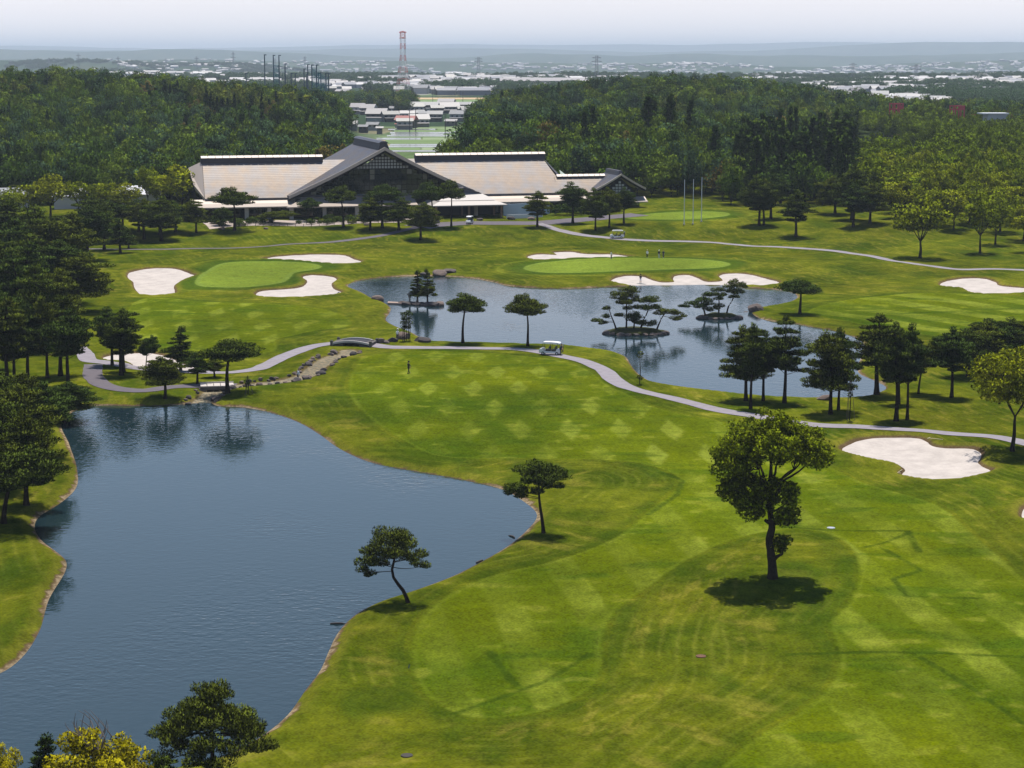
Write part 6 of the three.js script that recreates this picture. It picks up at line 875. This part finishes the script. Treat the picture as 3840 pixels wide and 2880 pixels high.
// ------------------------------------------------------------------ beyond the course: village, fields, town, pylons
const flatY = (x, d) => (d > 700 ? open(x, d) : ground(x, d));
{
  const walls = [std([0.2, 0.18, 0.17], 0.9), std([0.09, 0.08, 0.075], 0.9), std([0.36, 0.35, 0.34], 0.9)], roofs = [std([0.22, 0.205, 0.21], 0.55), std([0.085, 0.09, 0.11], 0.55), std([0.035, 0.037, 0.047], 0.5), std([0.26, 0.07, 0.06], 0.6)], win = std([0.03, 0.04, 0.05], 0.2);
  const roofG = (w, l, h, o = 0.7) => { const g = new Geo(), a = w / 2 + o, b = l / 2 + o; g.quad([-a, 0, b], [a, 0, b], [a, h, 0], [-a, h, 0]); g.quad([a, 0, -b], [-a, 0, -b], [-a, h, 0], [a, h, 0]); g.quad([-a, 0, -b], [a, 0, -b], [a, 0, b], [-a, 0, b]); g.tri([-a, 0, b], [-a, h, 0], [-a, 0, -b]); g.tri([a, 0, -b], [a, h, 0], [a, 0, b]); return g.build(); };
  { const Q = rngOf(14); for (let k = 0; k < 46; k++) { const d = 1240 + Q() * 520, r = lerp(-0.078, 0.022, Q()), x = r * d; if (VILLAGE.some(([a, b]) => Math.hypot(a - x, (b - d) * 0.6) < 10)) continue; VILLAGE.push([x, d, 6 + Q() * 5, Math.floor(Q() * 3)]); } }
  VILLAGE.forEach(([x, d, w, c], k) => {
    const l = w * (0.5 + 0.25 * hash(k, 1)), h = w > 9 ? 5.2 : 3.6, t = thing('farmhouse', ['pale roofed', 'grey roofed', 'dark roofed', 'red roofed'][c] + ' farmhouse in the village beyond the clubhouse', 'house', [x, flatY(x, d), d], (hash(k, 4) - 0.5) * 0.7, ['pale', 'grey', 'dark', 'red'][c] + ' roofed village houses');
    part('wall', new Geo().box(0, -0.5, 0, w, h + 0.5, l).build(), walls[k % 3], t); const rf = part('roof', roofG(w, l, l * 0.38), roofs[c], t); rf.position.y = h;
    if (w > 8) { const lo = part('lean_to_roof', roofG(w * 0.9, 2.2, 0.5, 0.4), roofs[c], t); lo.position.set(0, h * 0.52, l / 2 + 1); part('porch_wall', new Geo().box(0, -0.5, l / 2 + 0.9, w * 0.86, h * 0.52 + 0.5, 1.8).build(), walls[(k + 1) % 3], t); }
    const n = Math.max(2, Math.round(w / 3.2)); for (let q = 0; q < n; q++) part('window', new Geo().box((q + 0.5) * w / n - w / 2, h * 0.62, l / 2 + 0.03, 1.5, 1.1, 0.06).build(), win, t);
    if (hash(k, 8) < 0.3) part('chimney', new Geo().box(w * 0.2, h + 0.6, -l * 0.1, 0.7, 2.2, 0.7).build(), walls[2], t);
  });
  // far town
  const R = rngOf(33), protoR = [0, 1, 2].map((c) => roofG(11, 8, 2.6)), wallG = new Geo().box(0, -1, 0, 11, 6.2, 8).build(); let n = 0, tries = 0;
  while (n < 290 && tries++ < 6000) {
    const d = 1720 + Math.pow(R(), 1.2) * 2400, r = R() < 0.5 ? lerp(-0.09, 0.075, R()) : lerp(0.1, 0.26, R()), x = r * d; if ((d < 2280 && r > -0.08 && r < 0.03) || fbm(x / 130 + 5, d / 200, 2) < 0.44 || (r < 0.1 && d < 1950)) continue;
    const c = Math.floor(R() * 3), s = 0.8 + R() * 0.8, t = thing('town_house', ['pale', 'grey', 'dark'][c] + ' roofed house in the hazy town on the plain', 'house', [x, flatY(x, d), d], R() * 0.8 - 0.4, ['pale', 'grey', 'dark'][c] + ' roofed town houses'); t.scale.set(s, 0.8 + R() * 0.7, s); part('wall', wallG, walls[Math.floor(R() * 3)], t); part('roof', protoR[c], roofs[c], t).position.y = 5.2; n++;
  }
  // the town goes on across the plain: roofs too small to tell apart
  const roofs2 = (seed, name, count, rOf, color) => { const Q = rngOf(seed), O = new THREE.Object3D(), list = []; for (let k = 0; k < count * 6 && list.length < count; k++) { const d = 1800 + Math.pow(Q(), 1.4) * 9000, r = rOf(Q), x = r * d; if ((d < 2300 && r > -0.085 && r < 0.035) || (d < 2000 && r < 0.1) || fbm(x / 170 + 25, d / 420, 3) < 0.42) continue; list.push([x, d]); }
    const g = new Geo().box(0, -1, 0, 11, 5.4, 8); const m = new THREE.InstancedMesh(g.quad([-6, 4.4, 4.6], [6, 4.4, 4.6], [6, 6.9, 0], [-6, 6.9, 0]).quad([6, 4.4, -4.6], [-6, 4.4, -4.6], [-6, 6.9, 0], [6, 6.9, 0]).build(), color, list.length); m.name = name; m.userData = { kind: 'stuff', label: 'mass of small town roofs spread over the hazy plain', category: 'town' };
    list.forEach(([x, d], k) => { const s = 0.8 + Q() * 1.0 + (Q() < 0.06 ? 1.5 : 0); O.position.set(x, flatY(x, d), -d); O.rotation.y = Q() * 1.2 - 0.6; O.scale.set(s * 1.25, 0.7 + Q() * 0.7, s); O.updateMatrix(); m.setMatrixAt(k, O.matrix); }); scene.add(m); };
  roofs2(91, 'town_roofs', 3400, (Q) => lerp(-0.2, 0.27, Q()), std([0.30, 0.285, 0.285], 0.6)); roofs2(92, 'town_roofs_grey', 3000, (Q) => lerp(-0.1, 0.27, Q()), std([0.15, 0.155, 0.18], 0.6)); roofs2(93, 'town_roofs_white', 1200, (Q) => lerp(-0.2, 0.27, Q()), std([0.42, 0.41, 0.41], 0.6));
  // long pale sheds and greenhouses
  for (let k = 0; k < 34; k++) { const d = 2400 + R() * 3800, r = lerp(-0.14, 0.26, R()), x = r * d, w = 30 + R() * 70, t = thing('long_shed', k % 3 ? 'long pale shed far out on the hazy plain' : 'long white factory hall far out on the hazy plain', 'shed', [x, flatY(x, d), d], R() * 0.3 - 0.15, k % 3 ? 'pale sheds on the plain' : 'white halls on the plain'); part('wall', new Geo().box(0, -2, 0, w, 8 + (k % 3 ? 0 : 4), 22).build(), walls[2], t); part('roof', roofG(w, 22, 2.4, 0.5), std(k % 3 ? [0.36, 0.35, 0.35] : [0.5, 0.49, 0.49], 0.5), t).position.y = 6 + (k % 3 ? 0 : 4); }
  const hall = thing('long_shed', 'wide grey school hall behind the brown field', 'shed', [40, 0, 2700], 0.05); part('wall', new Geo().box(0, -1, 0, 110, 12, 26).build(), walls[2], hall); part('roof', roofG(110, 26, 4, 1), roofs[0], hall).position.y = 11;
}
{ // paddies and dry fields: thin sheets divided by banks
  const kinds = { green: std([0.13, 0.19, 0.075], 0.9), wet: new THREE.MeshPhysicalMaterial({ color: rgb(0.16, 0.18, 0.15), roughness: 0.16, ior: 1.33, side: THREE.DoubleSide }), straw: std([0.40, 0.29, 0.17], 1), pale: std([0.2, 0.25, 0.14], 0.9) };
  const lay = (r0, r1, d0, d1, m) => { const q = (r, d) => [r * d, flatY(r * d, d) + 0.25, -d], g = new Geo(); for (let k = 0; k < 8; k++) { const a = lerp(r0, r1, k / 8), b = lerp(r0, r1, (k + 1) / 8); g.quad(q(a, d0), q(b, d0), q(b, d1), q(a, d1)); } structure('field', g.build(), kinds[m]); };
  const R = rngOf(45); let d = 980;
  while (d < 1300) { const w = 12 + R() * 16; const parts = 1 + Math.floor(R() * 3); let r = -0.066 + R() * 0.01; for (let k = 0; k < parts; k++) { const e = k === parts - 1 ? 0.006 - R() * 0.01 : r + 0.02 + R() * 0.02; lay(r + 0.0005, e - 0.0005, d, d + w, R() < 0.36 ? 'wet' : R() < 0.6 ? 'green' : 'pale'); r = e; } d += w + 2.5; }
  lay(-0.05, 0.028, 1800, 1980, 'straw'); lay(-0.05, 0.028, 1990, 2090, 'green'); lay(-0.05, 0.005, 2100, 2180, 'straw');
}
{ // lattice pylon in red and white
  const lattice = (name, label, x, d, H, w, mats, group, arms, bands = 8) => {
    const t = thing(name, label, 'pylon', [x, flatY(x, d), d], 0.3, group), width = (s) => w * (s < 0.62 ? lerp(1, 0.34, s / 0.62) : 0.34) * 0.5;
    for (let k = 0; k < bands; k++) { const a = k / bands, b = (k + 1) / bands, g = new Geo(), ra = width(a), rb = width(b), th = H * 0.0022 + 0.06; const c = [[-1, -1], [1, -1], [1, 1], [-1, 1]]; c.forEach(([sx, sz], q) => { const [nx, nz] = c[(q + 1) % 4]; g.tube([[sx * ra, a * H, sz * ra], [sx * rb, b * H, sz * rb]], th, 4); g.tube([[sx * ra, a * H, sz * ra], [nx * rb, b * H, nz * rb]], th * 0.6, 3); g.tube([[nx * ra, a * H, nz * ra], [sx * rb, b * H, sz * rb]], th * 0.6, 3); g.tube([[sx * rb, b * H, sz * rb], [nx * rb, b * H, nz * rb]], th * 0.6, 3); }); part('mast_section', g.build(), mats[k % mats.length], t); }
    for (const [s, l] of arms) part('cross_arm', new Geo().tube([[-l, s * H, 0], [l, s * H, 0]], H * 0.006 + 0.08, 4).tube([[-l, s * H, 0], [0, s * H + l * 0.3, 0], [l, s * H, 0]], H * 0.004 + 0.06, 3).build(), mats[(bands - 1) % mats.length], t);
    return t;
  };
  const red = std([0.5, 0.07, 0.05], 0.6), wh = std([0.6, 0.6, 0.62], 0.6), grey = std([0.16, 0.17, 0.2], 0.6);
  lattice('lattice_pylon', 'tall red and white lattice pylon beside the town', PYLON[0], PYLON[1], 69, 14, [red, wh], undefined, [[0.99, 4], [0.9, 3.5]], 11);
  const R = rngOf(19); for (let k = 0; k < 13; k++) { const r = k < 9 ? lerp(-0.25, -0.08, (k + 0.6 * R()) / 9) : lerp(-0.05, 0.25, (k - 9 + R()) / 4), d = k < 9 ? 5600 + R() * 1600 : 2700 + R() * 1200, H = k < 9 ? 62 + R() * 30 : 32 + R() * 14; lattice('power_pylon', k < 9 ? 'thin grey power pylon on the hazy skyline ridge' : 'thin grey power pylon standing on the hazy plain', r * d, d, H, 9, [grey], k < 9 ? 'pylons on the skyline' : 'pylons on the plain', [[0.92, 7], [0.8, 8]], 4); }
  UPOLES.forEach(([x, d, h]) => { const t = thing('utility_pole', 'dark wooden utility pole between the paddies and the village', 'utility pole', [x, flatY(x, d), d], 0.2, 'utility poles by the village'); part('shaft', new Geo().tube([[0, -0.5, 0], [0, h, 0]], [0.26, 0.18], 6).build(), std([0.07, 0.065, 0.07], 0.9), t); part('cross_arm', new Geo().box(0, h - 1.1, 0, 2.2, 0.16, 0.16).build(), std([0.07, 0.065, 0.07], 0.9), t); });
}
{ // driving range: dark masts and green nets
  const mast = std([0.012, 0.045, 0.07], 0.6), net = new THREE.MeshPhysicalMaterial({ color: rgb(0.02, 0.17, 0.20), transparent: true, opacity: 0.5, roughness: 1, side: THREE.DoubleSide });
  RANGE.forEach(([x, d, top]) => { const y = flatY(x, d), t = thing('range_mast', 'dark steel mast of the driving range behind the wooded hill', 'mast', [x, y, d], 0, 'masts of the driving range'); part('shaft', new Geo().tube([[0, -1, 0], [0, top - y, 0]], [0.55, 0.4], 6).build(), mast, t); part('head', new Geo().box(0.5, top - y - 0.5, 0, 1.8, 0.6, 0.5).build(), mast, t); });
  const panel = (a, b, ha, hb, label) => { const A = RANGE[a], B = RANGE[b], g = new Geo(); g.quad([A[0], 0, -A[1]], [B[0], 0, -B[1]], [B[0], hb, -B[1]], [A[0], ha, -A[1]]); const m = new THREE.Mesh(g.build(), net); m.name = numbered('range_net'); scene.add(m); tag(m, label, 'net'); };
  panel(1, 2, 38, 38, 'green net between the two tallest masts of the driving range'); panel(8, 9, 36, 36, 'green net between the middle masts of the driving range'); panel(9, 12, 34, 31, 'green net panel from the middle masts to the right hand masts'); panel(12, 13, 31, 31, 'green net at the end pair of masts of the driving range');
}
{ // red steel frames and the pale building behind the eastern wood; roofs left of the clubhouse
  const redS = std([0.42, 0.03, 0.05], 0.6);
  [[1940, 985, 22.8, 5, 2.6], [2072, 990, 21.6, 5.5, 1.6], [2117, 990, 17.5, 4, 2.6]].forEach(([u, d, y, w, h], k) => { const x = ((u - 1106) * d) / 4532, g0 = flatY(x, d), t = thing('red_frame', ['red steel frame rising above the eastern wood', 'long low red steel frame behind the eastern wood', 'small red steel frame beside the pale building'][k], 'steel frame', [x, g0, d], 0.2); for (const sx of [-1, 0, 1]) for (const sz of [-1, 1]) part('post', new Geo().box(sx * w / 2, 0, sz * 2, 0.5, y - g0, 0.5).build(), redS, t); for (const q of [0, 1]) for (const sz of [-1, 1]) part('beam', new Geo().box(0, y - g0 - 0.6 - q * h, sz * 2, w + 0.6, 0.55, 0.5).build(), redS, t); part('panel', new Geo().box(w * 0.25, y - g0 - h, 2, w * 0.5, h * 0.6, 0.2).build(), redS, t); });
  const x = ((2155 - 1106) * 940) / 4532, g0 = flatY(x, 940), b = thing('flat_roofed_building', 'pale flat roofed building behind the eastern wood', 'building', [x, g0, 940], 0.1); part('wall', new Geo().box(0, 0, 0, 9, 19 - g0, 7).build(), std([0.34, 0.36, 0.4], 0.8), b); part('roof', new Geo().box(-1, 19 - g0, 0, 12, 0.5, 9).build(), std([0.55, 0.56, 0.58], 0.6), b);
  [[285, 590, 13, 11, 3.2], [145, 590, 10, 8, 2.6], [5, 600, 12, 9, 2.2]].forEach(([u, d, w, l, h], k) => { const X = ((u - 1106) * d) / 4532, t = thing('outbuilding', ['white roofed outbuilding among the bright camphor trees', 'small pale outbuilding between the camphor trees', 'grey roofed outbuilding at the western edge of the grove'][k], 'building', [X, ground(X, d), d], 0.2); part('wall', new Geo().box(0, -0.5, 0, w, h + 1.5, l).build(), std([0.4, 0.39, 0.38], 0.9), t); const g = new Geo(), a = w / 2 + 0.6, bb = l / 2 + 0.6; g.quad([-a, 0, bb], [a, 0, bb], [a * 0.5, 2.2, 0], [-a * 0.5, 2.2, 0]); g.quad([a, 0, -bb], [-a, 0, -bb], [-a * 0.5, 2.2, 0], [a * 0.5, 2.2, 0]); g.tri([-a, 0, bb], [-a * 0.5, 2.2, 0], [-a, 0, -bb]); g.tri([a, 0, -bb], [a * 0.5, 2.2, 0], [a, 0, bb]); part('roof', g.build(), std(k === 2 ? [0.12, 0.13, 0.16] : [0.4, 0.4, 0.42], 0.5), t).position.y = h + 1; });
}
{ // scattered woods on the plain
  const R = rngOf(71), O = new THREE.Object3D(), list = []; for (let k = 0; k < 60000 && list.length < 16000; k++) { const d = 1650 + Math.pow(R(), 1.3) * 7000, r = R() * 0.54 - 0.27, x = r * d; if (d < 2200 && r > -0.075 && r < 0.03) continue; if (fbm(x / 150 + 60, d / 260 + 3, 3) < (d > 2600 ? 0.56 : 0.58)) continue; list.push([x, d]); }
  const m = new THREE.InstancedMesh(BROAD[0].leaf, MAT.broad[2], list.length); m.name = 'plain_woodland'; m.userData = { kind: 'stuff', label: 'blue green copses scattered over the hazy plain', category: 'woodland' };
  list.forEach(([x, d], k) => { const s = 0.9 + R() * 0.7; O.position.set(x, flatY(x, d) - 1, -d); O.rotation.y = R() * 6; O.scale.set(s * 1.3, s * 0.85, s * 1.3); O.updateMatrix(); m.setMatrixAt(k, O.matrix); }); scene.add(m);
}
renderer.render(scene, camera);
